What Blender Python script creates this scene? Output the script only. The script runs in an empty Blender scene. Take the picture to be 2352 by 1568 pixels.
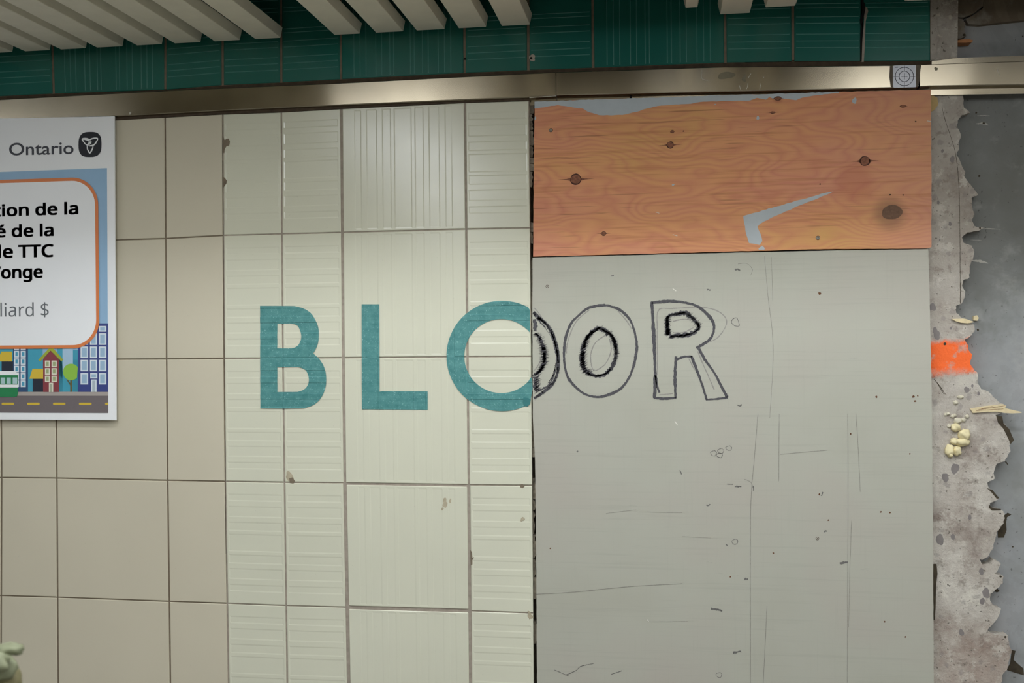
import bpy, bmesh, math, random
from mathutils import Vector, Matrix, geometry, noise
random.seed(7)
D = bpy.data
SC = bpy.context.scene
COL = SC.collection
ZO = 1.575                                    # height of the survey datum above the platform floor

# ------------------------------------------------------------------ camera, world, exposure
F = 2339.5685
RM = ((0.98908255, 0.14716991, -0.00753109), (-0.00682522, -0.00530068, -0.99996265), (-0.14720433, 0.98909702, -0.00423834))
CP = Vector((1.50308193, -2.34555098, 0.02500488 + ZO))
cam = D.cameras.new('camera'); camo = D.objects.new('camera', cam); COL.objects.link(camo)
r, d, f_ = Vector(RM[0]), Vector(RM[1]), Vector(RM[2])
m = Matrix((r, -d, -f_)).transposed().to_4x4(); m.translation = CP
camo.matrix_world = m
cam.sensor_width = 36.0; cam.lens = F / 2352 * 36.0
cam.clip_start = .05; cam.clip_end = 50
cam.dof.use_dof = True; cam.dof.focus_distance = 2.37; cam.dof.aperture_fstop = 4.0
SC.camera = camo
wd = D.worlds.new('world'); SC.world = wd; wd.use_nodes = True
wd.node_tree.nodes['Background'].inputs[0].default_value = (.9, 1, .85, 1)
wd.node_tree.nodes['Background'].inputs[1].default_value = .05
SC.view_settings.view_transform = 'Standard'; SC.view_settings.look = 'None'
SC.view_settings.gamma = 1; SC.view_settings.use_curve_mapping = False
SC.view_settings.exposure = 0.0
PANEL_LIGHT = 8.6            # luminaires across the platform ceiling and the added far fill panels
COVE_LIGHT = 30.0            # tube in the ceiling slot parallel to the wall
LAMP_COL = (.96, 1.0, 1.06)


# ------------------------------------------------------------------ measuring: a survey point (photo px) -> point on the plane Y
def W(x, y, Y=0.):
    dv = Vector(((x - 1176) / F, (y - 784) / F, 1))
    g = Vector((RM[0][i] * dv[0] + RM[1][i] * dv[1] + RM[2][i] * dv[2] for i in range(3)))
    return CP + g * ((Y - CP.y) / g.y)


def Zm(ox, oy, s):            # a zoomed survey sheet with its origin and scale
    return lambda x, y: (ox + x * s, oy + y * s)


# ------------------------------------------------------------------ materials
def lin(c):
    return tuple(((v / 255) / 12.92 if v / 255 <= .04045 else ((v / 255 + .055) / 1.055) ** 2.4) for v in c)


class NT:
    def __init__(s, name):
        s.m = D.materials.new(name); s.m.use_nodes = True
        s.t = s.m.node_tree; s.b = s.t.nodes['Principled BSDF']; s.n = s.t.nodes; s.l = s.t.links
        s.co = s.n.new('ShaderNodeTexCoord').outputs['Object']

    def new(s, k, **kw):
        n = s.n.new(k)
        for a, b in kw.items(): setattr(n, a, b)
        return n

    def set(s, sock, v):
        if hasattr(v, 'is_output') or isinstance(v, bpy.types.NodeSocket): s.l.new(v, sock)
        else: sock.default_value = v

    def map(s, scale=(1, 1, 1), loc=(0, 0, 0), co=None):
        n = s.new('ShaderNodeMapping'); s.l.new(co or s.co, n.inputs[0])
        n.inputs['Scale'].default_value = scale; n.inputs['Location'].default_value = loc
        return n.outputs[0]

    def noise(s, scale, detail=3, rough=.55, co=None, dist=0, out=0):
        n = s.new('ShaderNodeTexNoise'); s.l.new(co or s.co, n.inputs['Vector'])
        n.inputs['Scale'].default_value = scale; n.inputs['Detail'].default_value = detail
        n.inputs['Roughness'].default_value = rough; n.inputs['Distortion'].default_value = dist
        return n.outputs[out]

    def vor(s, scale, co=None, feature='F1', out=0, rnd=1):
        n = s.new('ShaderNodeTexVoronoi', feature=feature); s.l.new(co or s.co, n.inputs['Vector'])
        n.inputs['Scale'].default_value = scale; n.inputs['Randomness'].default_value = rnd
        return n.outputs[out]

    def ramp(s, fac, stops, interp='LINEAR'):
        n = s.new('ShaderNodeValToRGB'); s.l.new(fac, n.inputs[0]); cr = n.color_ramp; cr.interpolation = interp
        while len(cr.elements) < len(stops): cr.elements.new(.5)
        for e, (p, c) in zip(cr.elements, stops):
            e.position = p; e.color = (*c, 1) if len(c) == 3 else c
        return n.outputs[0]

    def math(s, op, a, b=0., c=0., clamp=False):
        n = s.new('ShaderNodeMath', operation=op, use_clamp=clamp)
        for i, v in enumerate((a, b, c)): s.set(n.inputs[i], v)
        return n.outputs[0]

    def step(s, v, a, b):
        n = s.new('ShaderNodeMapRange', interpolation_type='SMOOTHSTEP'); s.set(n.inputs[0], v)
        n.inputs[1].default_value = a; n.inputs[2].default_value = b
        return n.outputs[0]

    def mix(s, fac, a, b, mode='MIX'):
        n = s.new('ShaderNodeMix', data_type='RGBA', blend_type=mode)
        s.set(n.inputs[0], fac)
        for i, v in ((6, a), (7, b)):
            if isinstance(v, tuple): v = (*v, 1) if len(v) == 3 else v
            s.set(n.inputs[i], v)
        return n.outputs[2]

    def xyz(s, co=None):
        n = s.new('ShaderNodeSeparateXYZ'); s.l.new(co or s.co, n.inputs[0]); return n.outputs

    def bump(s, h, strength=.2, dist=.002):
        n = s.new('ShaderNodeBump'); s.l.new(h, n.inputs['Height'])
        n.inputs['Strength'].default_value = strength; n.inputs['Distance'].default_value = dist
        s.l.new(n.outputs[0], s.b.inputs['Normal'])

    def fin(s, col=None, rough=.5, metal=0., spec=.5):
        if col is not None: s.set(s.b.inputs['Base Color'], (*col, 1) if isinstance(col, tuple) else col)
        s.set(s.b.inputs['Roughness'], rough); s.b.inputs['Metallic'].default_value = metal
        s.b.inputs['Specular IOR Level'].default_value = spec
        return s.m


def plain(name, c, rough=.5, var=.06, scale=40, spec=.4, metal=0., bump=0.):
    n = NT(name); c = lin(c)
    nz = n.noise(scale)
    col = n.ramp(nz, [(.25, tuple(v * (1 - var) for v in c)), (.75, tuple(v * (1 + var) for v in c))])
    if bump: n.bump(nz, bump, .001)
    return n.fin(col, rough, metal, spec)


def glaze(name, c, var=.03, rough=.22, spec=.5):
    n = NT(name); c = lin(c)
    a = n.noise(3.0, 2); b = n.noise(26, 3)
    col = n.ramp(a, [(.3, tuple(v * (1 - var) for v in c)), (.7, tuple(v * (1 + var) for v in c))])
    sp = n.step(n.noise(160, 2), .70, .74)
    col = n.mix(n.math('MULTIPLY', sp, .10), col, lin((110, 100, 85)))
    n.bump(b, .05, .001)
    return n.fin(col, n.math('ADD', n.math('MULTIPLY', b, .12), rough - .06), 0, spec)


M = {}
M['white_tile'] = glaze('white_tile_glaze', (213, 213, 191))
M['beige_tile'] = glaze('beige_tile_glaze', (203, 196, 173), .03, .45, .3)
M['green_tile'] = glaze('green_tile_glaze', (34, 102, 90), .10, .2)
M['grout'] = plain('grout', (158, 148, 134), .9, .2, 60)
M['brown_grout'] = plain('brown_grout', (122, 110, 92), .9, .2, 60)
M['dark_grout'] = plain('dark_joint', (70, 58, 44), .9, .3, 60)
M['slat'] = plain('slat_paint', (226, 221, 202), .6, .05, 18)
M['deck'] = plain('dark_deck', (18, 16, 14), .9, .3, 8)
M['ceil'] = plain('ceiling_paint', (150, 144, 130), .8, .05, 4)
M['floor'] = plain('terrazzo', (146, 143, 137), .6, .06, 90)
M['room'] = plain('far_wall_paint', (176, 168, 152), .7, .08, 5)
M['vinyl'] = None
M['white'] = plain('poster_white', (242, 244, 243), .45, .01, 6)
M['ink'] = plain('black_ink', (45, 46, 48), .6, .1, 120)
M['softink'] = plain('grey_ink', (98, 100, 100), .6, .06, 120)


def m_vinyl():
    n = NT('teal_vinyl'); a = n.noise(55, 5, .65); b = n.noise(260, 4, .7); c0 = lin((62, 124, 122)); c1 = lin((90, 149, 146))
    st = n.noise(9, 2, co=n.map((1, 1, 9)))
    k = n.math('ADD', n.math('MULTIPLY', a, .6), n.math('MULTIPLY', st, .4))
    col = n.ramp(k, [(.35, c0), (.62, c1)])
    col = n.mix(n.step(b, .58, .72), col, lin((150, 196, 194)))
    n.bump(b, .25, .0015)
    return n.fin(col, .42, 0, .4)


M['vinyl'] = m_vinyl()


def m_steel():
    n = NT('brushed_steel')
    a = n.noise(14, 5, .7, co=n.map((1, 1, 260)))
    big = n.noise(5, 4, .6)
    col = n.ramp(big, [(.3, lin((158, 148, 127))), (.7, lin((172, 162, 141)))])
    smear = n.step(n.noise(22, 4, .6), .60, .72)
    rg = n.math('ADD', n.math('ADD', n.math('MULTIPLY', a, .06), .175), n.math('MULTIPLY', smear, .03))
    n.fin(col, rg, 1.0)
    n.b.inputs['Anisotropic'].default_value = .92
    t = n.new('ShaderNodeTangent', direction_type='UV_MAP'); t.uv_map = 'brush'
    n.l.new(t.outputs[0], n.b.inputs['Tangent'])
    return n.m


M['steel'] = m_steel()


def m_plywood():
    n = NT('plywood_face')
    X, Y, Z = n.xyz()
    warp = n.noise(4.5, 2, .5, co=n.map((.55, 1, 1.6)))
    warp2 = n.noise(16, 2, .5, co=n.map((.5, 1, 1.5)))
    fld = n.math('ADD', n.math('MULTIPLY', warp, 3.4), n.math('MULTIPLY', warp2, .35))
    fld = n.math('ADD', fld, n.math('MULTIPLY', Z, 5.0))
    for (kx, kz, amp, rad) in KN:
        dx = n.math('MULTIPLY', n.math('SUBTRACT', X, kx), .62); dz = n.math('SUBTRACT', Z, kz)
        d2 = n.math('ADD', n.math('MULTIPLY', dx, dx), n.math('MULTIPLY', dz, dz))
        g = n.math('EXPONENT', n.math('MULTIPLY', d2, -1 / (rad * rad)))
        fld = n.math('ADD', fld, n.math('MULTIPLY', g, amp))
    rings = n.math('FRACT', n.math('MULTIPLY', fld, 6.5))
    ring = n.math('SUBTRACT', 1, n.math('ABSOLUTE', n.math('SUBTRACT', n.math('MULTIPLY', rings, 2), 1)))
    ring = n.math('POWER', ring, 1.6)
    tone = n.noise(3.2, 3, .6, co=n.map((.7, 1, 1.5)))
    base = n.ramp(tone, [(.30, lin((212, 164, 102))), (.46, lin((220, 158, 110))), (.66, lin((216, 150, 118)))])
    pink = n.ramp(tone, [(.30, lin((206, 140, 102))), (.7, lin((200, 122, 106)))])
    col = n.mix(n.math('MULTIPLY', ring, .58), base, pink)
    # right part of the sheet is greyer and dustier
    gx = n.step(n.math('ADD', X, n.math('MULTIPLY', tone, .3)), 1.95, 2.35)
    col = n.mix(n.math('MULTIPLY', gx, .5), col, lin((192, 142, 124)))
    fib = n.noise(95, 3, .6, co=n.map((.05, 1, 1.6)))
    col = n.mix(n.math('MULTIPLY', n.step(fib, .5, .75), .5), col, lin((176, 112, 72)))
    crk = n.noise(190, 3, .55, co=n.map((.030, 1, 1)))
    msk = n.step(n.noise(7, 2, co=n.map((.5, 1, 1))), .42, .62)
    col = n.mix(n.math('MULTIPLY', n.math('MULTIPLY', n.step(crk, .61, .69), msk), .48), col, lin((110, 62, 40)))
    for (kx, kz, rad, k, c) in HALO:
        dx = n.math('SUBTRACT', X, kx); dz = n.math('MULTIPLY', n.math('SUBTRACT', Z, kz), .9)
        dd = n.math('SQRT', n.math('ADD', n.math('MULTIPLY', dx, dx), n.math('MULTIPLY', dz, dz)))
        dd = n.math('ADD', dd, n.math('MULTIPLY', warp2, .012))
        col = n.mix(n.math('MULTIPLY', n.math('SUBTRACT', 1, n.step(dd, rad * .45, rad)), k), col, lin(c))
    n.bump(fib, .12, .001)
    return n.fin(col, .68, 0, .25)


def m_greyboard():
    n = NT('grey_painted_board')
    big = n.noise(2.2, 3, .6); fine = n.noise(130, 3, .6, co=n.map((.035, 1, 1.3))); grid = n.noise(160, 2, .6, co=n.map((1.2, 1, .04)))
    col = n.ramp(big, [(.3, lin((172, 171, 155))), (.5, lin((178, 178, 163))), (.72, lin((178, 173, 160)))])
    col = n.mix(n.math('MULTIPLY', n.step(fine, .52, .75), .13), col, lin((138, 136, 124)))
    col = n.mix(n.math('MULTIPLY', n.step(grid, .56, .75), .05), col, lin((140, 138, 126)))
    msk = n.step(n.noise(5, 3, .6), .52, .66)
    crk = n.step(n.noise(60, 4, .7, co=n.map((.16, 1, 1)), dist=.6), .64, .70)
    col = n.mix(n.math('MULTIPLY', n.math('MULTIPLY', crk, msk), .2), col, lin((98, 96, 90)))
    n.bump(fine, .10, .001)
    return n.fin(col, .6, 0, .3)


def m_mortar():
    n = NT('rough_mortar'); X, Y, Z = n.xyz()
    wob = n.noise(60, 3, .6, out=1); cw = n.new('ShaderNodeVectorMath', operation='MULTIPLY_ADD')
    n.l.new(wob, cw.inputs[0]); cw.inputs[1].default_value = (.02, .02, .02); n.l.new(n.co, cw.inputs[2]); co = cw.outputs[0]
    a = n.noise(8, 6, .68); b = n.noise(42, 5, .7); v = n.vor(34, co)
    col = n.ramp(a, [(.32, lin((142, 130, 120))), (.44, lin((176, 168, 156))), (.56, lin((192, 186, 174))), (.68, lin((214, 209, 194)))])
    up = n.step(n.math('ADD', Z, n.math('MULTIPLY', a, .5)), ZO - .05, ZO + .55)     # smoother and browner plaster towards the top
    col = n.mix(n.math('MULTIPLY', up, .42), col, lin((140, 132, 122)))
    low = n.math('SUBTRACT', 1, n.step(n.math('ADD', Z, n.math('MULTIPLY', a, .35)), ZO - .56, ZO - .42))
    col = n.mix(n.math('MULTIPLY', low, .5), col, lin((150, 128, 114)))
    agg = n.math('MULTIPLY', n.math('SUBTRACT', 1, n.step(v, .14, .26)), n.step(n.vor(34, co, out=1), .45, .55))
    col = n.mix(n.math('MULTIPLY', agg, .4), col, lin((128, 122, 118)))
    agl = n.math('MULTIPLY', n.math('SUBTRACT', 1, n.step(n.vor(48, co), .14, .26)), n.step(n.vor(48, co, out=1), .6, .68))
    col = n.mix(n.math('MULTIPLY', agl, .45), col, lin((216, 208, 190)))
    col = n.mix(n.math('MULTIPLY', n.step(b, .54, .68), .5), col, lin((116, 105, 94)))
    col = n.mix(n.math('MULTIPLY', n.step(n.noise(30, 4, .7), .54, .66), .45), col, lin((212, 208, 195)))
    col = n.mix(n.math('MULTIPLY', n.step(n.noise(120, 3, .6), .64, .69), .75), col, lin((76, 70, 60)))
    # the sprayed orange survey mark, soft above and below
    e = n.math('MULTIPLY', n.math('SUBTRACT', b, .5), .035)
    zz = n.math('ADD', n.math('ADD', Z, e), n.math('MULTIPLY', n.math('SUBTRACT', X, 2.15), -.06))
    og = n.math('MULTIPLY', n.step(zz, OR[0] - .012, OR[0] + .012), n.math('SUBTRACT', 1, n.step(zz, OR[1] - .008, OR[1] + .006)))
    og = n.math('MULTIPLY', og, n.math('SUBTRACT', 1, n.math('MULTIPLY', n.step(n.noise(38, 4, .6), .56, .70), .65)))
    col = n.mix(og, col, lin((246, 112, 56)))
    h = n.math('ADD', n.math('MULTIPLY', a, .6), b)
    n.bump(h, .7, .006)
    return n.fin(col, .92, 0, .2)


def m_concrete(name, c0, c1, c2, stain_or_shade=()):
    n = NT(name)
    a = n.noise(6, 5, .62); b = n.noise(50, 4, .6)
    col = n.ramp(a, [(.3, lin(c0)), (.5, lin(c1)), (.72, lin(c2))])
    col = n.mix(n.math('MULTIPLY', n.step(n.noise(3.1, 6, .7, dist=.8), .495, .503), .18), col, lin(c0))
    if stain_or_shade:
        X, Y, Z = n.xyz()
        for sx, sz, sr, k, cc in stain_or_shade:
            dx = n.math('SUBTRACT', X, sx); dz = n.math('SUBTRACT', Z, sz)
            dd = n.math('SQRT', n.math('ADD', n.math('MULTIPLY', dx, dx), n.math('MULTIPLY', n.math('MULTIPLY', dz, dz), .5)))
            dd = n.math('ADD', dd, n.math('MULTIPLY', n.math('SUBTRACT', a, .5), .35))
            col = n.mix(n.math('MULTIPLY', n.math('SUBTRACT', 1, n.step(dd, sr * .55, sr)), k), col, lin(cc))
    cl = n.noise(14, 5, .65)
    col = n.mix(n.math('MULTIPLY', n.step(cl, .52, .7), .3), col, lin((172, 172, 166)))
    col = n.mix(n.math('MULTIPLY', n.step(n.noise(140, 2), .69, .73), .5), col, lin((60, 58, 54)))
    n.bump(b, .2, .002)
    return n.fin(col, .8, 0, .3)


# ------------------------------------------------------------------ mesh helpers
def link(name, bm, mat, parent=None, smooth=False):
    me = D.meshes.new(name); bm.normal_update(); bm.to_mesh(me); bm.free()
    for mm in (mat if isinstance(mat, (list, tuple)) else [mat]): me.materials.append(mm)
    if smooth:
        for p in me.polygons: p.use_smooth = True
    o = D.objects.new(name, me); COL.objects.link(o)
    if parent is not None:
        o.parent = parent
        o.matrix_parent_inverse = Matrix.Translation(-parent.location) if parent.type == 'EMPTY' or parent.location.length else Matrix()
    return o


def islands(name, bm, mat, parent):
    """every separate piece of bm becomes a part of its own"""
    bm.verts.ensure_lookup_table(); seen = set(); out = []
    for v in bm.verts:
        if v in seen or not v.link_faces: continue
        st, isl = [v], []; seen.add(v)
        while st:
            w = st.pop(); isl.append(w)
            for e in w.link_edges:
                q = e.other_vert(w)
                if q not in seen: seen.add(q); st.append(q)
        nb = bmesh.new(); mp_ = {q: nb.verts.new(q.co) for q in isl}
        for fc in {fc for q in isl for fc in q.link_faces}: nb.faces.new([mp_[q] for q in fc.verts]).material_index = fc.material_index
        out.append(link(name, nb, mat, parent))
    bm.free(); return out


def tag(o, label, cat, group=None):
    o['label'] = label; o['category'] = cat
    if group: o['group'] = group
    return o


def struct(o):
    o['kind'] = 'structure'; return o


def empty(name, loc):
    o = D.objects.new(name, None); o.location = loc; o.empty_display_size = .05; COL.objects.link(o); return o


def box(bm, a, b, mi=0):
    x0, y0, z0 = a; x1, y1, z1 = b
    v = [bm.verts.new(p) for p in ((x0, y0, z0), (x1, y0, z0), (x1, y1, z0), (x0, y1, z0), (x0, y0, z1), (x1, y0, z1), (x1, y1, z1), (x0, y1, z1))]
    for q in ((0, 1, 5, 4), (1, 2, 6, 5), (2, 3, 7, 6), (3, 0, 4, 7), (4, 5, 6, 7), (3, 2, 1, 0)):
        bm.faces.new([v[i] for i in q]).material_index = mi


def slab(bm, loops, t, mi=0):
    """loops: lists of Vectors on one wall-parallel plane (outline first, then holes); front face there, sides running t into the wall."""
    tris = geometry.tessellate_polygon(loops)
    flat = [p for l in loops for p in l]
    fv = [bm.verts.new(p) for p in flat]
    for tr in tris:
        try: fc = bm.faces.new([fv[i] for i in tr])
        except ValueError: continue
        fc.normal_update()
        if fc.normal.y > 0: fc.normal_flip()
        fc.material_index = mi
    if t > 0:
        bv = [bm.verts.new((p.x, p.y + t, p.z)) for p in flat]
        k = 0
        for l in loops:
            n = len(l); ar = sum(l[i].x * l[(i + 1) % n].z - l[(i + 1) % n].x * l[i].z for i in range(n))
            if l is not loops[0]: ar = -ar
            for i in range(n):
                a, b = k + i, k + (i + 1) % n
                q = [fv[a], bv[a], bv[b], fv[b]]
                if ar > 0: q.reverse()
                q.reverse()
                try: bm.faces.new(q).material_index = mi
                except ValueError: pass
            k += n
    return fv


def pxpoly(pts, Y, sheet=None):
    return [W(*(sheet(*p) if sheet else p), Y) for p in pts]


def smoothpts(pts, n=6, closed=False):
    out = []; N = len(pts)
    rng = range(N if closed else N - 1)
    for i in rng:
        if closed: p0, p1, p2, p3 = (pts[(i + k) % N] for k in (-1, 0, 1, 2))
        else: p0, p1, p2, p3 = pts[max(i - 1, 0)], pts[i], pts[i + 1], pts[min(i + 2, N - 1)]
        for k in range(n):
            t = k / n
            out.append(tuple(.5 * (2 * p1[j] + (p2[j] - p0[j]) * t + (2 * p0[j] - 5 * p1[j] + 4 * p2[j] - p3[j]) * t * t + (3 * p1[j] - p0[j] - 3 * p2[j] + p3[j]) * t ** 3) for j in (0, 1)))
    if not closed: out.append(tuple(pts[-1]))
    return out


def ribbon(bm, pts, w, Y, sheet=None, rough=0., seed=0, n=8, closed=False, mi=0, taper=False):
    """a drawn stroke along measured points; w in metres"""
    P = [W(*(sheet(*p) if sheet else p), Y) for p in smoothpts(pts, n, closed)]
    Q = []                                           # even resampling
    st = max(w * .45, .0009)
    for a, b in zip(P, P[1:] + ([P[0]] if closed else [])):
        k = max(1, int((b - a).length / st))
        Q += [a.lerp(b, i / k) for i in range(k)]
    if not closed: Q.append(P[-1])
    rnd = random.Random(seed); L = []; N = len(Q)
    for i, p in enumerate(Q):
        a = Q[(i - 1) % N] if closed or i else Q[0]; b = Q[(i + 1) % N] if closed or i < N - 1 else Q[-1]
        t = (b - a); t = t.normalized() if t.length > 1e-9 else Vector((1, 0, 0))
        nn = Vector((-t.z, 0, t.x))
        h = w / 2 * (1 + .15 * math.sin(i * .21 + seed))
        if taper: h *= min(1, .25 + 2 * min(i, N - 1 - i) / N)
        j = lambda: h * (1 + rough * rnd.uniform(-1, 1))
        L.append((bm.verts.new(p + nn * j()), bm.verts.new(p - nn * j())))
    for i in range(N if closed else N - 1):
        a, b = L[i], L[(i + 1) % N]
        fc = bm.faces.new((a[0], b[0], b[1], a[1])); fc.normal_update(); fc.material_index = mi
        if fc.normal.y > 0: fc.normal_flip()


def hatch(bm, pts, ln, w, Y, sheet, step, seed, ang=None, closed=False, side=0):
    """short scribbled ticks across a stroke"""
    rnd = random.Random(seed)
    P = [W(*sheet(*p), Y) for p in smoothpts(pts, 10, closed)]
    acc = 0
    for a, b in zip(P, P[1:]):
        acc += (b - a).length
        while acc > step:
            acc -= step
            t = (b - a).normalized(); nn = Vector((-t.z, 0, t.x))
            dr = nn if ang is None else Vector((math.cos(ang + rnd.uniform(-.3, .3)), 0, math.sin(ang + rnd.uniform(-.3, .3))))
            c = a.lerp(b, rnd.random()) + nn * side * ln * rnd.uniform(.2, .6)
            h = ln * rnd.uniform(.25, .75); e = Vector((-dr.z, 0, dr.x)) * w * rnd.uniform(.4, 1)
            q = [bm.verts.new(p) for p in (c - dr * h, c + e * .5, c + dr * h, c - e * .5)]
            fc = bm.faces.new(q); fc.normal_update()
            if fc.normal.y > 0: fc.normal_flip()


def blob(bm, c, rx, rz, seed, n=14, rough=.25, t=0., mi=0):
    rnd = random.Random(seed); a0 = rnd.random() * 6
    l = []; p1, p2, p3 = (rnd.random() * 6.3 for _ in range(3)); n = int(n * 1.6)
    for i in range(n):
        a = a0 + 2 * math.pi * i / n; k = 1 + rough * (.5 * math.sin(2 * a + p1) + .35 * math.sin(3 * a + p2) + .25 * math.sin(5 * a + p3) + .2 * rnd.uniform(-1, 1))
        l.append(Vector((c.x + rx * k * math.cos(a), c.y, c.z + rz * k * math.sin(a))))
    slab(bm, [l], t, mi)


PX = .00104                                    # metres per survey pixel on the wall, about

# ------------------------------------------------------------------ tile grid measured on the wall
VL = {1: [(-8, 129), (3.6, 1000), (1.8, 1471)], 2: [(119.7, 129), (123, 214), (129.3, 1000), (133, 1568)],
      3: [(379.6, 115), (378.8, 269), (380.2, 547), (383.2, 1000), (390.8, 1568)],
      4: [(511, 99), (511.4, 263), (512.6, 540), (515.4, 1000), (524.5, 1568)],
      5: [(645.6, 92), (645.8, 258), (647.5, 660), (651.4, 1000), (659.4, 1568)],
      6: [(782.3, 83), (783.6, 251), (786.8, 660), (789.5, 1000), (800.5, 1568)],
      7: [(1066.7, 68), (1067.8, 236), (1072, 660), (1075.3, 1000), (1080.5, 1568)],
      8: [(1213.4, 61), (1213.4, 180), (1213.5, 233), (1219, 660), (1221.2, 1000), (1226, 1568)],
      9: [(1361.3, 21), (1362.2, 155)], 10: [(1664.9, 42), (1666, 143)], 11: [(1821.4, 24), (1821.4, 140)],
      12: [(1982, 10), (1980, 140)], 13: [(2140, 10), (2140, 140)]}
HL = {'g': [(-8, 221.5), (120, 215), (380, 206), (511, 195.5), (646, 189.5), (782, 182), (1067, 167.5), (1213, 161), (1362, 155.5), (1666, 143.8), (1821, 141), (1980, 140.5), (2140, 139.5)],
      't': [(-8, 285), (262, 278), (380, 270), (513, 263), (645, 258.5), (783, 250.5), (1067, 236.5), (1214, 232)],
      1: [(-8, 559), (378.6, 547.6), (511, 540.5), (783.4, 533.6), (1067.6, 526), (1216, 523.3)],
      2: [(-8, 827), (268, 824.8), (380, 824.2), (646.5, 822.5), (788, 821.5), (1070, 819.3), (1218, 818.6)],
      3: [(3.6, 1096.7), (130, 1098), (383, 1103.2), (515.4, 1105.4), (651.4, 1107.6), (789.5, 1108.9), (1075, 1113.5), (1221, 1114.5)],
      4: [(2, 1367.8), (132, 1371.5), (388, 1381), (522, 1385.4), (657, 1390.6), (796, 1394.5), (1079, 1402.8), (1224, 1408)]}
HL[5] = [(x, y + 277 + x * .006) for x, y in HL[4]]


def ip(T, v, k):
    T = sorted(T, key=lambda p: p[k]); o = 1 - k
    for a, b in zip(T, T[1:]):
        if v <= b[k] or b is T[-1]:
            if v < a[k] and a is not T[0]: continue
            return a[o] + (b[o] - a[o]) * (v - a[k]) / (b[k] - a[k])


def corner(v, h):
    x, y = VL[v][0][0], HL[h][0][1]
    for _ in range(8):
        y = ip(HL[h], x, 0); x = ip(VL[v], y, 1)
    return W(x, y)


RIB = [.1, .151, .2, .283, .331, .398, .43, .568, .6, .667, .715, .796, .847, .898]


def ribdepth(f, dep):
    s = 0
    for i, e in enumerate(RIB):
        if f > e: s = 1 - s
    return dep * s


def tile(bm, c, ins, rib=None, dep=.00045, mi=0, lines=RIB, round_=.0, bead=False):
    """c: corner points tl,tr,bl,br on the wall; ins: l,r,t,b joint halves (m)"""
    tl, tr, bl, br = c
    ww = (tr - tl).length; hh = (tl - bl).length
    u0, u1 = ins[0] / ww, 1 - ins[1] / ww; v0, v1 = ins[2] / hh, 1 - ins[3] / hh
    aw, ah = (u1 - u0) * ww, (v1 - v0) * hh

    def cuts(L, ribs):
        e = [(0, None), (.0012 / L, None), (.004 / L, None)]
        s = 0
        if ribs and bead:
            e.append((.0055 / L, 0))
            for q in lines: e += [(q - .0011 / L, 0), (q, 1), (q + .0011 / L, 0)]
            e.append((1 - .0055 / L, 0))
        elif ribs:
            e.append((.0055 / L, 0))
            w = .0014 / L
            for q in lines:
                e.append((q - w, s)); s = 1 - s; e.append((q + w, s))
            e.append((1 - .0055 / L, 0))
        e += [(1 - .004 / L, None), (1 - .0012 / L, None), (1, None)]
        return e

    if rib == 'v': U = cuts(aw, True); V = [(0, None), (.0012 / ah, None), (.004 / ah, None), (.007 / ah, 1), (1 - .007 / ah, 1), (1 - .004 / ah, None), (1 - .0012 / ah, None), (1, None)]
    elif rib == 'h': V = cuts(ah, True); U = [(0, None), (.0012 / aw, None), (.004 / aw, None), (.007 / aw, 1), (1 - .007 / aw, 1), (1 - .004 / aw, None), (1 - .0012 / aw, None), (1, None)]
    else: U = cuts(aw, False); V = cuts(ah, False)
    G = []
    nu, nv = len(U), len(V)
    for j, (v, sv) in enumerate(V):
        row = []
        for i, (u, su) in enumerate(U):
            uu = u0 + (u1 - u0) * u; vv = v0 + (v1 - v0) * v
            p = (tl * (1 - uu) + tr * uu) * (1 - vv) + (bl * (1 - uu) + br * uu) * vv
            y = 0
            if su is not None and sv is not None: y = dep * su * sv
            if i in (0, nu - 1) or j in (0, nv - 1):
                y = .0009
                if round_ and i in (0, nu - 1) and j in (0, nv - 1):
                    p += Vector(((round_ if i == 0 else -round_), 0, (-round_ if j == 0 else round_))) * .4
            row.append(bm.verts.new((p.x, p.y + y, p.z)))
        G.append(row)
    for j in range(nv - 1):
        for i in range(nu - 1):
            fc = bm.faces.new((G[j][i], G[j + 1][i], G[j + 1][i + 1], G[j][i + 1])); fc.material_index = mi
            if bead and min(v.co.y for v in fc.verts) < -.0001: fc.material_index = 2
    ring = G[0] + [G[j][-1] for j in range(1, nv)] + G[-1][-2::-1] + [G[j][0] for j in range(nv - 2, 0, -1)]
    back = [bm.verts.new((p.co.x, .008, p.co.z)) for p in ring]
    for i in range(len(ring)):
        k = (i + 1) % len(ring)
        bm.faces.new((ring[i], ring[k], back[k], back[i])).material_index = mi


def JX(v, row):
    if v == 8: return .4 * PX
    if v == 6: return (4.3 if row in (3, 4) else 3.3) * PX
    if v == 7: return (3.6 if row in (3, 4) else 2.5) * PX
    return 2.1 * PX


COLS_W = [(4, 5, 'h'), (5, 6, 'h'), (6, 7, 'v'), (7, 8, 'h')]
COLS_B = [(1, 2, None), (2, 3, None), (3, 4, None)]
ROWS = ['t', 1, 2, 3, 4, 5]
bmw = bmesh.new(); bmb = bmesh.new()
for ri in range(5):
    a, b = ROWS[ri], ROWS[ri + 1]
    for bm, cols in ((bmw, COLS_W), (bmb, COLS_B)):
        for (l, rr, rb) in cols:
            c = [corner(l, a), corner(rr, a), corner(l, b), corner(rr, b)]
            it, ib = 1.5 * PX, 1.5 * PX
            rnd_ = 0
            if (l, rr) == (6, 7):
                rnd_ = .003 if ri >= 3 else 0
                if ri >= 3: it = 4.2 * PX
                if ri == 3: ib = 4.2 * PX
            if a == 't': it = 0
            ln = RIB
            if ri == 0 and rb == 'h': ln = [q - .018 for q in RIB]
            tile(bm, c, (JX(l, ri), JX(rr, ri), it, ib), rb, lines=ln, round_=rnd_)
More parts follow.
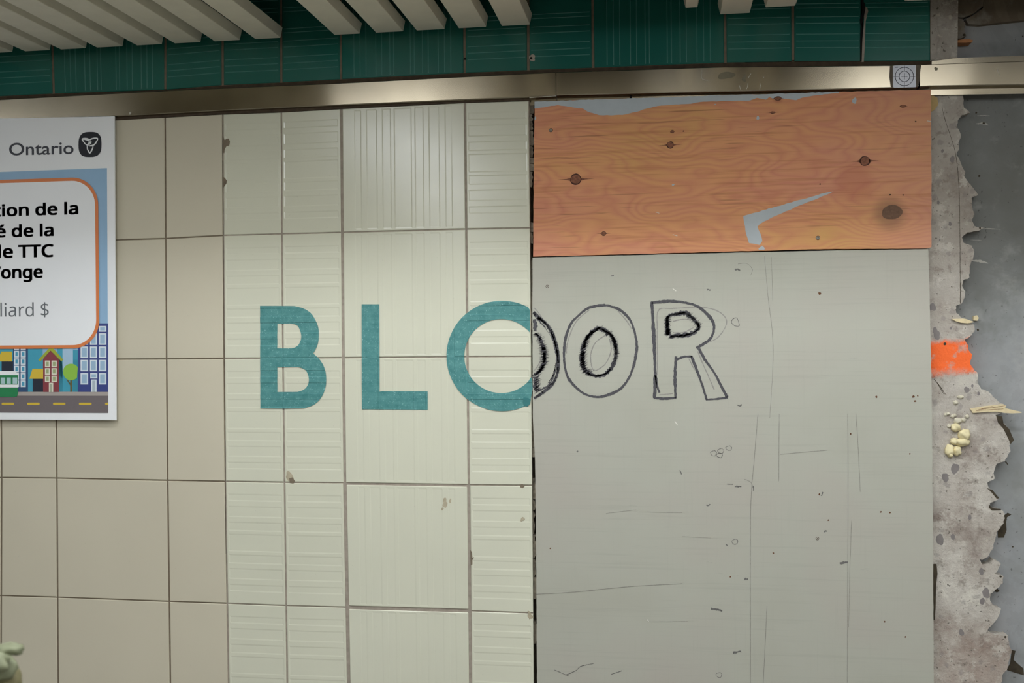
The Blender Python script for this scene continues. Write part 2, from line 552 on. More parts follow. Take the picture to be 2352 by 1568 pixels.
# beige tiles continue past the left edge of the poster
for ri in range(5):
    c2 = [corner(1, ROWS[ri]), corner(1, ROWS[ri + 1])]
    for k in range(3):
        sh = Vector((-.299, 0, 0))
        tile(bmb, [c2[0] + sh * (k + 1), c2[0] + sh * k, c2[1] + sh * (k + 1), c2[1] + sh * k], (.0022, .0022, .0016, .0016))


def zat(h): return corner(6, h).z


# grout bed behind the tiles (one object each with its tiles)
box(bmw, (corner(4, 2).x + .0005, .0022, zat(5) - .02), (corner(8, 2).x - .0005, .03, zat('t') + .016), 1)
wx = struct(link('wall_middle', bmw, [M['white_tile'], M['grout']]))
wx['label'] = 'cream white glazed tile wall with ribbed tiles behind the teal letters'
box(bmb, (-1.05, .0022, zat(5) - .03), (corner(4, 2).x - .0005, .03, zat('t') + .004), 1)
wl = struct(link('wall_left', bmb, [M['beige_tile'], M['brown_grout']]))
wl['label'] = 'plain matt beige tile wall beside and below the white poster'

bmg = bmesh.new()
GC = [(1, 2, 'h'), (2, 3, 'v'), (3, 4, 'h'), (4, 5, 'h'), (5, 6, 'h'), (6, 7, 'v'), (7, 8, 'h'), (8, 9, 'h'), (9, 10, 'v'), (10, 11, 'h'), (11, 12, 'h'), (12, 13, 'h')]
for (l, rr, rb) in GC:
    bl, br = corner(l, 'g'), corner(rr, 'g')
    xl = W(ip(VL[l], 60, 1), 60).x; xr = W(ip(VL[rr], 60, 1), 60).x
    up = .2985
    tl = Vector((bl.x + (xl - bl.x) * 1.4, 0, bl.z + up)); tr = Vector((br.x + (xr - br.x) * 1.4, 0, br.z + up))
    tile(bmg, [tl, tr, bl, br], (.0031, .0031, .0016, .0004), rb, dep=-.0005, bead=True)
gl = corner(1, 'g')
for k in range(3):                                # the band runs on to the left
    a, b = gl + Vector((-.299 * (k + 1), 0, 0)), gl + Vector((-.299 * k, 0, 0)); u_ = Vector((0, 0, .2985))
    tile(bmg, [a + u_, b + u_, a, b], (.0031, .0031, .0016, .0004), 'v', dep=-.0005, bead=True)
gz = W(1000, 171).z
gb0, gb1 = corner(1, 'g'), corner(13, 'g')
box(bmg, (gb0.x - .897, .002, gz - .0045), (W(1977, 80).x, .03, gz + .31), 1)
box(bmg, (W(1984, 80).x, .002, gz - .004), (gb1.x - .002, .03, gz + .31), 1)
gt = struct(link('wall_upper', bmg, [M['green_tile'], M['brown_grout'], plain('thin_green_glaze', (74, 130, 120), .25, .1, 60)]))
gt['label'] = 'band of dark green ribbed glazed tiles above the steel rail'

# plaster strip and deeper concrete right of everything
SH2 = Zm(2050, 200, 302 / 947); SH3 = Zm(2050, 650, 302 / 947); SH4 = Zm(2050, 1080, 302 / 970)
jag = [SH2(*p) for p in ((510, 45), (515, 150), (560, 185), (500, 200), (470, 240), (465, 290), (495, 345), (475, 400), (480, 440), (460, 490), (490, 540), (510, 590), (525, 610), (515, 640), (550, 690), (590, 740), (615, 775), (570, 800), (575, 870), (590, 920), (570, 960), (590, 1000), (660, 1015), (620, 1035), (540, 1045), (500, 1080), (510, 1120), (570, 1140), (590, 1190), (580, 1240), (555, 1290), (555, 1370), (510, 1390))]
jag += [SH3(*p) for p in ((500, 20), (525, 60), (520, 100), (495, 150), (455, 165), (460, 215), (500, 250), (590, 300), (590, 350), (545, 395), (520, 405), (540, 440), (545, 480), (575, 515), (560, 560), (570, 600), (615, 655), (615, 720), (640, 765), (690, 780), (760, 850), (815, 880), (800, 930), (740, 950), (790, 990), (830, 1040), (870, 1130), (840, 1170), (850, 1210), (810, 1280), (750, 1300))]
jag += [SH4(*p) for p in ((745, 20), (755, 60), (700, 90), (710, 130), (770, 190), (790, 205), (720, 240), (715, 270), (740, 290), (800, 290), (830, 320), (820, 390), (770, 450), (750, 530), (745, 570), (700, 640), (660, 660), (640, 650), (670, 700), (720, 690), (745, 655), (800, 690), (780, 730), (755, 760), (790, 770), (820, 780), (815, 830), (760, 880), (725, 910), (720, 960), (750, 1000), (800, 1020), (790, 1060), (760, 1110), (710, 1160), (700, 1185), (760, 1215), (850, 1215), (860, 1280), (880, 1330), (860, 1400), (845, 1470), (815, 1500), (800, 1568), (830, 1700))]
# break the measured outline up a little between its points
rj = random.Random(3); j2 = []
for a, b in zip(jag, jag[1:]):
    k = max(1, int(math.hypot(b[0] - a[0], b[1] - a[1]) / 5))
    for i in range(k):
        j2.append((a[0] + (b[0] - a[0]) * i / k + (rj.uniform(-1.6, 1.6) if i else 0), a[1] + (b[1] - a[1]) * i / k + (rj.uniform(-1.3, 1.3) if i else 0)))
j2.append(jag[-1])
YM = .016                                       # face of the torn mortar bed
OR = (W(2180, 853).z, W(2180, 779).z)
M['mortar'] = m_mortar()
M['concrete'] = m_concrete('old_concrete', (132, 133, 128), (152, 154, 153), (166, 166, 164), [(W(2235, 420).x, W(2235, 420).z, .27, .5, (88, 87, 74)), (W(2330, 420).x, W(2330, 420).z, .42, .2, (104, 106, 102))])  # olive stain, plus painted-in shade of the lamp cutoff over the upper concrete
M['stone'] = m_concrete('brown_concrete', (70, 60, 48), (98, 86, 70), (120, 108, 90))
bm = bmesh.new()
ol = [W(x, y, YM) for x, y in j2] + [W(2110, 1620, YM), W(2110, 212, YM)]
slab(bm, [ol], .03)
mo = struct(link('wall_right', bm, M['mortar']))
mo['label'] = 'torn pale mortar bed with a ragged edge and an orange spray mark'
bm = bmesh.new()
for pts, Y in (([(2139, -60), (2196, -60), (2201, 0), (2200, 60), (2199, 132), (2140, 140)], .006),):
    slab(bm, [pxpoly(pts, Y)], .04)
slab(bm, [pxpoly([(2137, 0), (2150, 0), (2149, 50), (2158, 80), (2150, 110), (2148, 136), (2137, 138)], .003)], .02)
c_ = struct(link('wall_right_upper', bm, M['mortar'])); c_['label'] = 'strip of pale plaster at the end of the green tile band'
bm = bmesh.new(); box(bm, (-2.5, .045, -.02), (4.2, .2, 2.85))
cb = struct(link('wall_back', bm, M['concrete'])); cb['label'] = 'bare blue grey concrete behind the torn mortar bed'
# broken brown concrete over the rail at the right end
S7 = Zm(2120, 0, 232 / 1516)
bm = bmesh.new()
slab(bm, [pxpoly([(900, 120), (760, 225), (640, 290), (680, 360), (860, 372), (1100, 345), (1300, 322), (1540, 300), (1540, -400), (950, -400)], .030, S7)], .03)
slab(bm, [pxpoly([(500, -300), (940, -300), (900, 90), (760, 200), (600, 262), (500, 250)], .022, S7)], .03)
slab(bm, [pxpoly([(510, 275), (590, 285), (640, 350), (620, 430), (650, 540), (560, 580), (500, 590)], .026, S7)], .03)
bs = struct(link('wall_upper_right', bm, M['stone'])); bs['label'] = 'broken brown concrete above the right end of the rail'
# dark voids and crumbs along the torn edge
bm = bmesh.new()
for sh, pts in ((SH4, ((775, 440), (800, 395), (825, 330), (850, 312), (878, 325), (845, 345), (838, 385), (842, 440), (822, 495), (778, 496))),
                (SH4, ((880, 1325), (908, 1330), (892, 1395), (930, 1430), (965, 1460), (970, 1510), (900, 1490), (843, 1472), (868, 1420))),
                (SH3, ((745, 950), (790, 960), (800, 1010), (840, 1050), (875, 1130), (850, 1160), (835, 1120), (800, 1050), (760, 1005))),
                (SH4, ((715, 255), (740, 280), (800, 285), (800, 295), (735, 296), (710, 275))), (SH3, ((680, 1475), (720, 1490), (770, 1550), (750, 1552), (715, 1508))),
                (SH3, ((815, 1278), (835, 1305), (828, 1308), (812, 1290))), (SH4, ((745, 890), (770, 868), (792, 890), (770, 900))), (SH4, ((300, 690), (325, 690), (332, 760), (322, 850), (318, 1010), (312, 1100), (302, 1105)))):
    slab(bm, [pxpoly(pts, .012 if pts[0][0] == 300 else .0445 if pts[0][0] > 700 and sh is SH4 and pts[0][1] > 400 else .0155, sh)], .001)
M['void'] = plain('dark_gap', (66, 58, 44), .95, .35, 70)
islands('mortar_gap', bm, M['void'], mo)
bm = bmesh.new()
for i, (sh, x, y, r_) in enumerate(((SH2, 330, 830, 9), (SH2, 430, 520, 16), (SH2, 360, 460, 9), (SH2, 415, 985, 11), (SH2, 340, 1100, 5), (SH3, 320, 375, 22), (SH3, 305, 340, 16), (SH3, 420, 325, 8), (SH3, 450, 1335, 26), (SH3, 535, 768, 16), (SH3, 290, 172, 20), (SH3, 380, 1400, 22),
                                  (SH4, 350, 510, 26), (SH4, 655, 745, 16), (SH4, 690, 903, 24), (SH4, 662, 965, 16), (SH4, 508, 1195, 16), (SH3, 575, 740, 8), (SH3, 620, 795, 9), (SH4, 570, 345, 12), (SH4, 445, 490, 14))):
    blob(bm, W(*sh(x, y), YM - .0004), r_ * .32 * PX, r_ * .42 * PX, i, 12, .2)
M['pebble'] = plain('grey_pebble', (128, 122, 118), .8, .1, 50)
islands('aggregate_pebble', bm, M['pebble'], mo)
bm = bmesh.new()
for i, (sh, x, y, r_, Y) in enumerate(((SH3, 377, 437, 9, YM), (SH2, 657, 260, 7, .045), (SH2, 603, 185, 6, YM), (SH2, 630, 1015, 6, YM), (SH3, 615, 337, 7, .045), (SH3, 603, 440, 3, .045), (SH4, 795, 318, 5, YM), (SH4, 797, 782, 7, YM), (SH4, 832, 1228, 7, YM), (SH4, 887, 563, 5, .045), (S7, 617, 525, 20, .026), (S7, 1497, 545, 10, .045), (SH3, 690, 1243, 5, YM), (SH2, 625, 640, 7, .045))):
    k = .33 if sh is not S7 else .153
    blob(bm, W(*sh(x, y), Y - .0006), r_ * k * PX, r_ * k * PX, 40 + i, 12, .12)
islands('drilled_hole', bm, M['void'], cb)
bm = bmesh.new()
ribbon(bm, [(355, 140), (380, 240), (420, 360), (450, 460), (470, 600), (480, 760), (485, 1000), (487, 1300), (488, 1560)], .0008, YM - .0004, SH2, .3, 2)
ribbon(bm, [(490, 0), (487, 140)], .0009, YM - .0004, SH3, .3, 3)
ribbon(bm, [(300, 690), (340, 740), (380, 800)], .0012, YM - .0004, SH3, .3, 3); ribbon(bm, [(310, 700), (370, 800)], .0008, YM - .0004, SH3, .3, 3)
islands('hairline_crack', bm, M['void'], mo)
bm = bmesh.new()
for i, pts in enumerate(([(560, 1250), (630, 1253), (690, 1268)], [(600, 265), (660, 262), (690, 275)], [(560, 1100), (640, 1102)], [(640, 1015), (780, 1025)], [(700, 205), (610, 205)])):
    ribbon(bm, pts, .004 if i < 2 else .0016, .0445, SH2, .4, i, taper=True)
M['scrape'] = plain('pale_scrape', (176, 172, 162), .9, .12, 60)
islands('scrape_mark', bm, M['scrape'], cb)

# mortar rubble in the slot between tiles and boards
bm = bmesh.new()
rr_ = random.Random(11)
y = 228
while y < 1620:
    h = rr_.uniform(14, 55); xr_ = 1217 + y * .006
    if rr_.random() < .72:
        w0 = rr_.uniform(3, 9)
        pts = [(xr_ - 4, y), (xr_ + w0 * rr_.uniform(.5, 1), y + 2)] + [(xr_ + w0 + rr_.uniform(-2.5, 2.5), y + h * k / 5) for k in range(1, 5)] + [(xr_ + w0 * rr_.uniform(.4, 1), y + h), (xr_ - 4, y + h)]
        slab(bm, [pxpoly(pts, rr_.uniform(.004, .012))], .03)
    y += h
M['rubble'] = plain('slot_mortar', (138, 130, 114), .95, .45, 90, bump=.5)
link('wall_joint_rubble', bm, M['rubble'], wx)
bm = bmesh.new(); box(bm, (W(1214, 800).x, .026, .7), (W(1250, 800).x, .0449, 2.17))
link('slot_backing', bm, M['void'], wx)

# chips and stains in the tiles
bm = bmesh.new()
ch = lambda pts: slab(bm, [pxpoly(pts, -.0004)], .0006)
ch([(512, 312), (516, 322), (519, 319), (525, 318), (528, 325), (526, 334), (520, 336), (516, 342), (515, 352), (512, 350)])
ch([(511, 405), (516, 408), (521, 415), (520, 421), (515, 428), (512, 432)])
ch([(1080, 1262), (1084, 1268), (1085, 1280), (1089, 1279), (1085, 1286), (1085, 1296), (1081, 1297)])
ch([(664, 1098), (672, 1096), (677, 1104), (674, 1110), (666, 1109)])
ch([(1194, 1113), (1200, 1111), (1205, 1116), (1201, 1121), (1195, 1119)])
islands('tile_chip', bm, M['brown_grout'], wx)
bm = bmesh.new()
blob(bm, W(665, 1094, -.0003), 9 * PX, 11 * PX, 3, 14, .3)
for i, (x, y, a, b) in enumerate(((1022, 1155, 6, 9), (1034, 1150, 3, 4), (1016, 1168, 3, 3), (1217, 1413, 6, 8), (1200, 1192, 4, 5))): blob(bm, W(x, y, -.0003), a * PX, b * PX, i, 16, .5)
M['stain_or_shade'] = plain('tan_stain', (176, 166, 140), .7, .15, 120)
islands('tile_stain', bm, M['stain_or_shade'], wx)
bm = bmesh.new()
cp = W(1985, 50, -.0003)
slab(bm, [pxpoly([(1983, 8), (1987, 14), (1992, 18), (1994, 26), (1988, 50), (1987, 80), (1986, 110), (1984, 142), (1979, 142), (1981, 90), (1984, 60), (1985, 40), (1981, 20)], -.0006)], .001)
link('broken_tile_edge', bm, M['grout'], gt)
bm = bmesh.new()
slab(bm, [pxpoly([(1981, 0), (1986, 8), (1988, 18), (1984, 40), (1979, 56), (1982, 75), (1979, 100), (1979, 140), (1976, 140), (1976, 90), (1977, 60), (1975, 45), (1982, 25), (1979, 8)], -.0012)], .001)
for x, y in ((1068, 135), (1220, 133.5)): blob(bm, W(x, y, -.0014), 2.8 * PX, 2.8 * PX, int(x), 12, .1)
M['black'] = plain('black_hole', (16, 14, 12), .95, .3, 50)
islands('tile_crack', bm, M['black'], gt)
bm = bmesh.new(); blob(bm, W(1222.5, 132.5, -.0008), 7.5 * PX, 7 * PX, 5, 12, .3)
link('chipped_glaze', bm, plain('bare_tile_body', (176, 166, 150), .9), gt)

# ------------------------------------------------------------------ stainless steel rail (hat section) in three lengths
TOPF = [(-60, 231), (0, 228.6), (380, 208), (785, 190.5), (1056, 176.5), (1277, 165.8), (1357, 163), (1664, 153.3), (1800, 152.5), (2042, 150), (2119, 148), (2352, 140), (2420, 138)]
BOTF = [(-60, 279), (0, 275), (262, 267), (510, 253.5), (782, 241), (1066, 228.8), (1216, 222.9), (1277, 218.9), (1661, 209.8), (1900, 205), (2042, 201.5), (2139, 197.7), (2352, 194), (2420, 192)]
YR = -.010


def rail(x0, x1, name):
    xs = sorted({x0, x1} | {p[0] for p in TOPF + BOTF if x0 < p[0] < x1})
    bm = bmesh.new(); uv = bm.loops.layers.uv.new('brush'); prev = None
    for x in xs:
        t = W(x, ip(TOPF, x, 0), YR); b = W(x, ip(BOTF, x, 0), YR)
        z1, z0 = t.z, b.z
        prof = [(.0095, z0 - .0155), (.0085, z0 - .0155), (.0085, z0 - .003), (YR + .008, z0 - .0015), (YR + .0015, z0), (YR, z0 + .0015), (YR, z1 - .0015), (YR + .0015, z1), (YR + .008, z1 + .0015), (.0085, z1 + .004), (.0085, z1 + .0165), (.0095, z1 + .0165)]
        ring = [bm.verts.new((t.x, yy, zz)) for yy, zz in prof]
        if prev:
            for i in range(len(ring) - 1): bm.faces.new((prev[i], ring[i], ring[i + 1], prev[i + 1]))
        prev = ring
    for fc in bm.faces:
        for lp in fc.loops: lp[uv].uv = (lp.vert.co.z * 10, lp.vert.co.x)
    bmesh.ops.recalc_face_normals(bm, faces=bm.faces)
    s = sum(fc.normal.y * fc.calc_area() for fc in bm.faces)
    if s > 0: bmesh.ops.reverse_faces(bm, faces=bm.faces)
    return link(name, bm, M['steel'])


r1 = tag(rail(-900, 1276.4, 'steel_rail'), 'brushed steel rail length running above the white and beige tiles', 'rail')
r2 = tag(rail(1277.6, 2109, 'steel_rail'), 'scuffed brushed steel rail length directly above the orange plywood', 'rail')
r3 = tag(rail(2113, 2420, 'steel_rail'), 'bright steel rail end crossing bare concrete right of the survey target', 'rail')
bm = bmesh.new()
for x0, y0, x1, y1 in ((1216, 224.3, 1278, 220.2),):
    ribbon(bm, [(x0, y0), ((x0 + x1) / 2, (y0 + y1) / 2), (x1, y1)], .0012, YR - .0003, None, .3, 1)
for i, pts in enumerate(([(1698, 196), (1701, 205)], [(1714, 205), (1717, 199), (1718, 191)], [(1745, 205), (1748, 191)], [(1755, 176), (1753, 180)], [(1612, 161), (1612, 180), (1626, 185)], [(1718, 180), (1725, 169)], [(2290, 158), (2292, 164), (2296, 172)])):
    ribbon(bm, pts, .0011, YR - .0003, None, .3, i)
blob(bm, W(298.6, 260, YR - .0005), 2.6 * PX, 3.2 * PX, 2, 10, .2)
M['lightscr'] = plain('paint_fleck', (196, 190, 176), .7)
islands('scratch', bm, M['lightscr'], r2)
bm = bmesh.new()
blob(bm, W(1709, 180, YR - .0003), 5 * PX, 6 * PX, 1, 16, .6); blob(bm, W(2150, 158, YR - .0003), 3 * PX, 4 * PX, 9, 12, .4); blob(bm, W(1668, 173, YR - .0003), 17 * PX, 8 * PX, 4, 18, .2)
islands('smudge', bm, plain('rail_smudge', (118, 112, 92), .5, .1, 60, .5, .6), r2)
bm = bmesh.new(); blob(bm, W(1449, 224.5, .0078), 3 * PX, 3.2 * PX, 1, 12, .1)
ribbon(bm, [(1279, 234.5), (1300, 233.5), (1316, 233)], .003, .0078, None, .3, 3)
islands('fixing_hole', bm, M['black'], r2)
# dark sealant lines above and below the rail
bm = bmesh.new()
xs = list(range(-895, 1217, 60)) + [1217]
for a, b in zip(xs, xs[1:]):
    slab(bm, [[W(a, ip(BOTF, a, 0) - 3, -.0015), W(b, ip(BOTF, b, 0) - 3, -.0015), W(b, ip(HL['t'], b, 0) - 1.0, -.0015), W(a, ip(HL['t'], a, 0) - 1.0, -.0015)]], .0035)
xs = list(range(-895, 2140, 60)) + [2140]
for a, b in zip(xs, xs[1:]):
    slab(bm, [[W(a, ip(HL['g'], a, 0) + .6, .001), W(b, ip(HL['g'], b, 0) + .6, .001), W(b, ip(TOPF, b, 0) + 3, .001), W(a, ip(TOPF, a, 0) + 3, .001)]], .003)
tr = struct(link('trim_1', bm, M['dark_grout'])); tr['label'] = 'dark joint lines above and below the steel rail'

# survey target
tgt = empty('survey_target', W(2077, 176, YR - .0006))
tag(tgt, 'small silver square survey target with black rings stuck on the rail', 'survey target')
bm = bmesh.new(); slab(bm, [pxpoly([(2051, 153), (2054, 150.5), (2103, 149.5), (2104, 200), (2054, 201.2), (2051, 199)], YR - .0012)], .001)
link('reflective_square', bm, plain('silver_foil', (176, 178, 182), .38, .03, 200, .5, .35), tgt)
bm = bmesh.new()
cx, cy = 2077.3, 175.5
for rad in (12.2, 21): ribbon(bm, [(cx + rad * math.cos(i * .3927), cy + rad * math.sin(i * .3927)) for i in range(16)], .0012, YR - .0015, None, 0, 1, 4, True)
for a in range(4):
    c, s = (1, 0, -1, 0)[a], (0, 1, 0, -1)[a]
    ribbon(bm, [(cx + 12.2 * c, cy + 12.2 * s), (cx + 25 * c, cy + 25 * s)], .0009, YR - .0015)
ribbon(bm, [(cx - 7, cy), (cx + 7, cy)], .0009, YR - .0015); ribbon(bm, [(cx, cy - 7), (cx, cy + 7)], .0009, YR - .0015)
ribbon(bm, [(2055, 154.3), (2063, 154)], .0014, YR - .0015)
link('target_rings', bm, plain('target_ink', (60, 60, 66), .6), tgt)
bm = bmesh.new()
slab(bm, [pxpoly([(2044, 152), (2051, 150.5), (2051, 200.5), (2046, 200), (2043, 178)], YR - .0005)], .0004)
slab(bm, [pxpoly([(2104, 149.5), (2116, 148.5), (2113, 168), (2112, 185), (2108, 199), (2104, 200)], YR - .0005)], .0004)
islands('adhesive_residue', bm, plain('brown_adhesive', (98, 88, 74), .7, .15, 80), tgt)

# ------------------------------------------------------------------ ceiling slats
ZS = W(957, 70.7, -.02).z
SL = [(-29, 28.9), (57.8, 115), (140, 198), (222.8, 282), (314.6, 372.5), (401.4, 461), (493, 551.7), (586.7, 645), (768, 827), (863.6, 926.5), (957, 1021.8), (1054, 1117), (1152.7, 1217.4)]
left_n = ['eighth', 'seventh', 'sixth', 'fifth', 'fourth', 'third', 'second', 'first']
mid_n = ['first', 'second', 'third', 'fourth', 'fifth']
LAB = ['cream painted ceiling slat, %s slat left of the narrow dark gap' % q for q in left_n] + \
      ['cream painted ceiling slat, %s slat right of the narrow dark gap' % q for q in mid_n]
SPEC = [(a, b, -.02, l) for (a, b), l in zip(SL, LAB)]
SPEC += [(1574.4, 1602.4, -.077, 'narrow worn cream slat end hanging alone in the wide ceiling gap'),
         (1653.9, 1722, -.02, 'broad cream ceiling slat overlapping the wide green tile, right of the narrow slat end'),
         (1758, 1826.5, -.050, 'set back cream ceiling slat above the green tile joint, right of the broad slat'),
         (2078, 2149, -.040, 'cream ceiling slat over the end of the green tile band'),
         (2186.6, 2261.5, -.030, 'rightmost cream ceiling slat above the bare concrete and rail end')]


def slat(a, b, y0, label):
    p0, p1 = W(a, 60, y0), W(b, 60, y0)
    zs = ZS + (0 if y0 == -.02 else .001)
    x0, x1 = p0.x, p1.x; fl = .005; h = .024; y1 = -.56
    bm = bmesh.new(); R = []
    for y, bev in ((y0, 1), (y0 - .002, 0), (y1, 0)):
        k = .0015 * bev
        R.append([bm.verts.new(q) for q in ((x0 + k + .001, y, zs + k), (x1 - k - .001, y, zs + k), (x1 - k, y, zs + .001 + k), (x1 + fl - k, y, zs + h), (x0 - fl + k, y, zs + h), (x0 + k, y, zs + .001 + k))])
    for q, w in zip(R, R[1:]):
        for i in range(6): bm.faces.new((q[i], q[(i + 1) % 6], w[(i + 1) % 6], w[i]))
    bm.faces.new(R[0][::-1]); bm.faces.new(R[-1])
    bmesh.ops.recalc_face_normals(bm, faces=bm.faces)
    o = link('ceiling_slat', bm, M['slat']); o['kind'] = 'thing'
    return tag(o, label, 'ceiling slat', 'slats of the ceiling')


for s in SPEC: slat(*s)

# ------------------------------------------------------------------ poster
YP = -.0147
ptr, pbr = W(262.5, 267, YP), W(266.5, 964.5, YP)
pw = .86
po = empty('poster', Vector((pbr.x - pw / 2, YP, pbr.z)))
tag(po, 'large white government notice with blue city picture, at the left edge', 'poster')
bm = bmesh.new()
l0 = W(0, 272.3, YP); sl = (ptr.z - l0.z) / (ptr.x - l0.x)
slab(bm, [[Vector((ptr.x - pw, YP, ptr.z - sl * pw)), ptr, pbr, Vector((pbr.x - pw, YP, pbr.z))]], .004)
link('backing_sheet', bm, M['white'], po)
P8 = Zm(0, 720, 270 / 1628); P7 = Zm(0, 440, 270 / 1323); P6 = Zm(0, 280, 270 / 2117)
lay = lambda k: YP - .0004 - .00022 * k


def pcol(name, c): return plain('print_' + name, c, .45, .02, 30)


def prect(bm, x0, y0, x1, y1, k, sh=P8, mi=0): slab(bm, [pxpoly([(x0, y0), (x1, y0), (x1, y1), (x0, y1)], lay(k), sh)], 0, mi)


XL = pbr.x - pw + .02                        # the print runs on to a margin at the poster's other side


def longrect(bm, p1, p2, k):
    a, b = W(*p1, lay(k)), W(*p2, lay(k))
    slab(bm, [[Vector((XL, lay(k), a.z)), a, b, Vector((XL, lay(k), b.z))]], 0)


bm = bmesh.new(); slab(bm, [[Vector((XL, lay(0), W(0, 395.6, lay(0)).z)), W(245.6, 386, lay(0)), W(248.6, 948, lay(0)), Vector((XL, lay(0), W(248.6, 948, lay(0)).z))]], 0)
link('sky_background', bm, pcol('sky', (150, 186, 214)), po)
pic = bmesh.new()
link('teal_skyline', (lambda b: ([prect(b, *q, 1) for q in ((-600, 480, 590, 1083), (795, 480, 866, 1083), (1010, 505, 1090, 1083), (590, 640, 1080, 1083))], [prect(b, 866, 480, 1010, 800, 2, mi=1)], b)[-1])(bmesh.new()), [pcol('teal', (72, 160, 182)), pcol('pale_sky', (168, 198, 218))], po)
bm = bmesh.new(); longrect(bm, P8(1499, 1137), P8(1500, 1376), 1); link('printed_road', bm, pcol('road', (116, 108, 108)), po)
bm = bmesh.new(); longrect(bm, P8(1498, 1083), P8(1499, 1137), 1); link('printed_sidewalk', bm, pcol('walk', (172, 164, 156)), po)
bm = bmesh.new()
for a, b in ((22, 197), (377, 550), (733, 908), (1092, 1270), (1455, 1500)):
    pts = []
    e = 15
    for i in range(7):
        t = math.pi / 2 + i * math.pi / 6; pts.append((a + e + e * math.cos(t), 1248 - 16 * math.sin(t)))
    if b < 1500:
        for i in range(7):
            t = -math.pi / 2 + i * math.pi / 6; pts.append((b - e + e * math.cos(t), 1248 - 16 * math.sin(t)))
    else: pts += [(b, 1264), (b, 1232)]
    slab(bm, [pxpoly(pts, lay(2), P8)], 0)
M['yellow'] = pcol('yellow', (214, 186, 66))
islands('road_dash', bm, M['yellow'], po)
# printed buildings
pb = empty('x', po.location)
D.objects.remove(pb)


def windows(parent, spec, k, frame, pane, ins):
    bm = bmesh.new()
    for (x0, y0, x1, y1) in spec:
        prect(bm, x0, y0, x1, y1, k); prect(bm, x0 + ins, y0 + ins, x1 - ins, y1 - ins, k + 1, mi=1)
    link('printed_windows', bm, [frame, pane], parent)


WF = pcol('window_white', (222, 232, 236)); CR = pcol('window_cream', (226, 224, 204))
bm = bmesh.new(); prect(bm, 1078, 135, 1496, 1083, 3)
b1 = link('blue_tower', bm, pcol('blue', (62, 74, 134)), po)
windows(b1, [(c0, r0, c1, r1) for r0, r1 in ((172, 250), (272, 432), (455, 615), (640, 797), (822, 980)) for c0, c1 in ((1115, 1220), (1245, 1343), (1370, 1472)) if not (r0 == 822 and c0 == 1245)] + [(1250, 822, 1347, 898)], 4, WF, pcol('pane_blue', (160, 190, 212)), 17)
bm = bmesh.new(); prect(bm, 1262, 912, 1337, 1083, 4); prect(bm, 1278, 928, 1321, 1083, 5, mi=1); link('printed_door', bm, [WF, pcol('pane_grey', (176, 192, 200))], b1)
bm = bmesh.new(); prect(bm, 180, 480, 387, 1083, 3)
b2 = link('navy_block', bm, pcol('navy', (52, 82, 118)), po)
windows(b2, [(c0, r0, c1, r1) for r0, r1 in ((420, 500), (515, 607), (618, 710), (720, 812), (822, 914), (925, 1017)) for c0, c1 in ((195, 264), (285, 356))], 4, WF, pcol('pane_teal', (84, 160, 188)), 18)
bm = bmesh.new(); slab(bm, [pxpoly([(597, 1085), (595, 630), (700, 512), (815, 630), (820, 1085)], lay(3), P8)], 0)
b3 = link('red_house', bm, pcol('red', (138, 66, 72)), po)
windows(b3, [(c0, r0, c1, r1) for r0, r1 in ((650, 742), (755, 845), (858, 948)) for c0, c1 in ((622, 692), (714, 787))], 4, CR, pcol('pane_olive', (164, 176, 128)), 17)
bm = bmesh.new(); prect(bm, 677, 957, 737, 1085, 4); prect(bm, 690, 972, 724, 1085, 5, mi=1); link('printed_door', bm, [CR, pcol('door_olive', (176, 182, 156))], b3)
bm = bmesh.new(); slab(bm, [pxpoly([(530, 640), (680, 478), (735, 478), (876, 636), (850, 662), (700, 512), (556, 664)], lay(5), P8)], 0)
link('printed_roof', bm, pcol('olive', (160, 172, 62)), b3)
for pts, bx in (([(20, 525), (165, 525), (165, 662), (-10, 662), (-10, 590)], (22, 660, 180, 800)), ([(450, 765), (597, 765), (597, 902), (408, 902)], (452, 900, 597, 1083))):
    bm = bmesh.new(); prect(bm, *bx, 2)
    sh = link('dark_shopfront', bm, pcol('charcoal', (44, 50, 62)), po)
    bm = bmesh.new(); slab(bm, [pxpoly(pts, lay(3), P8)], 0); link('yellow_awning', bm, M['yellow'], sh)
bm = bmesh.new(); slab(bm, [pxpoly([(985 + 113 * math.cos(i * .196), 808 + 115 * math.sin(i * .196)) for i in range(32) if 985 + 113 * math.cos(i * .196) < 1079], lay(4), P8)], 0)
tc = link('printed_tree', bm, pcol('lime', (146, 194, 76)), po)
bm = bmesh.new(); prect(bm, 972, 905, 1000, 1083, 3); slab(bm, [pxpoly([(918, 912), (940, 916), (978, 970), (972, 995)], lay(3), P8)], 0)
link('printed_trunk', bm, pcol('trunk', (104, 98, 66)), tc)
bm = bmesh.new()
slab(bm, [pxpoly([(-500, 850), (250, 850), (252, 905), (240, 920), (250, 940), (250, 1100), (235, 1145), (205, 1153), (-500, 1153)], lay(6), P8)], 0)
sc_ = link('printed_streetcar', bm, pcol('green', (44, 132, 82)), po)
bm = bmesh.new(); slab(bm, [pxpoly([(-500, 795), (205, 795), (228, 806), (228, 820), (258, 820), (262, 850), (-500, 850)], lay(7), P8)], 0); prect(bm, -500, 981, 249, 1022, 7)
link('white_stripe', bm, M['white'], sc_)
bm = bmesh.new()
for a, b in ((-70, -6), (10, 72), (90, 150), (175, 238)): prect(bm, a, 885, b, 970, 7)
link('printed_windows', bm, pcol('tram_pane', (176, 206, 206)), sc_)
# rounded message panel with its orange border
XR = W(227, 620, lay(8)).x; ZT = W(200, 406.5, lay(8)).z; ZB = W(200, 799.6, lay(8)).z


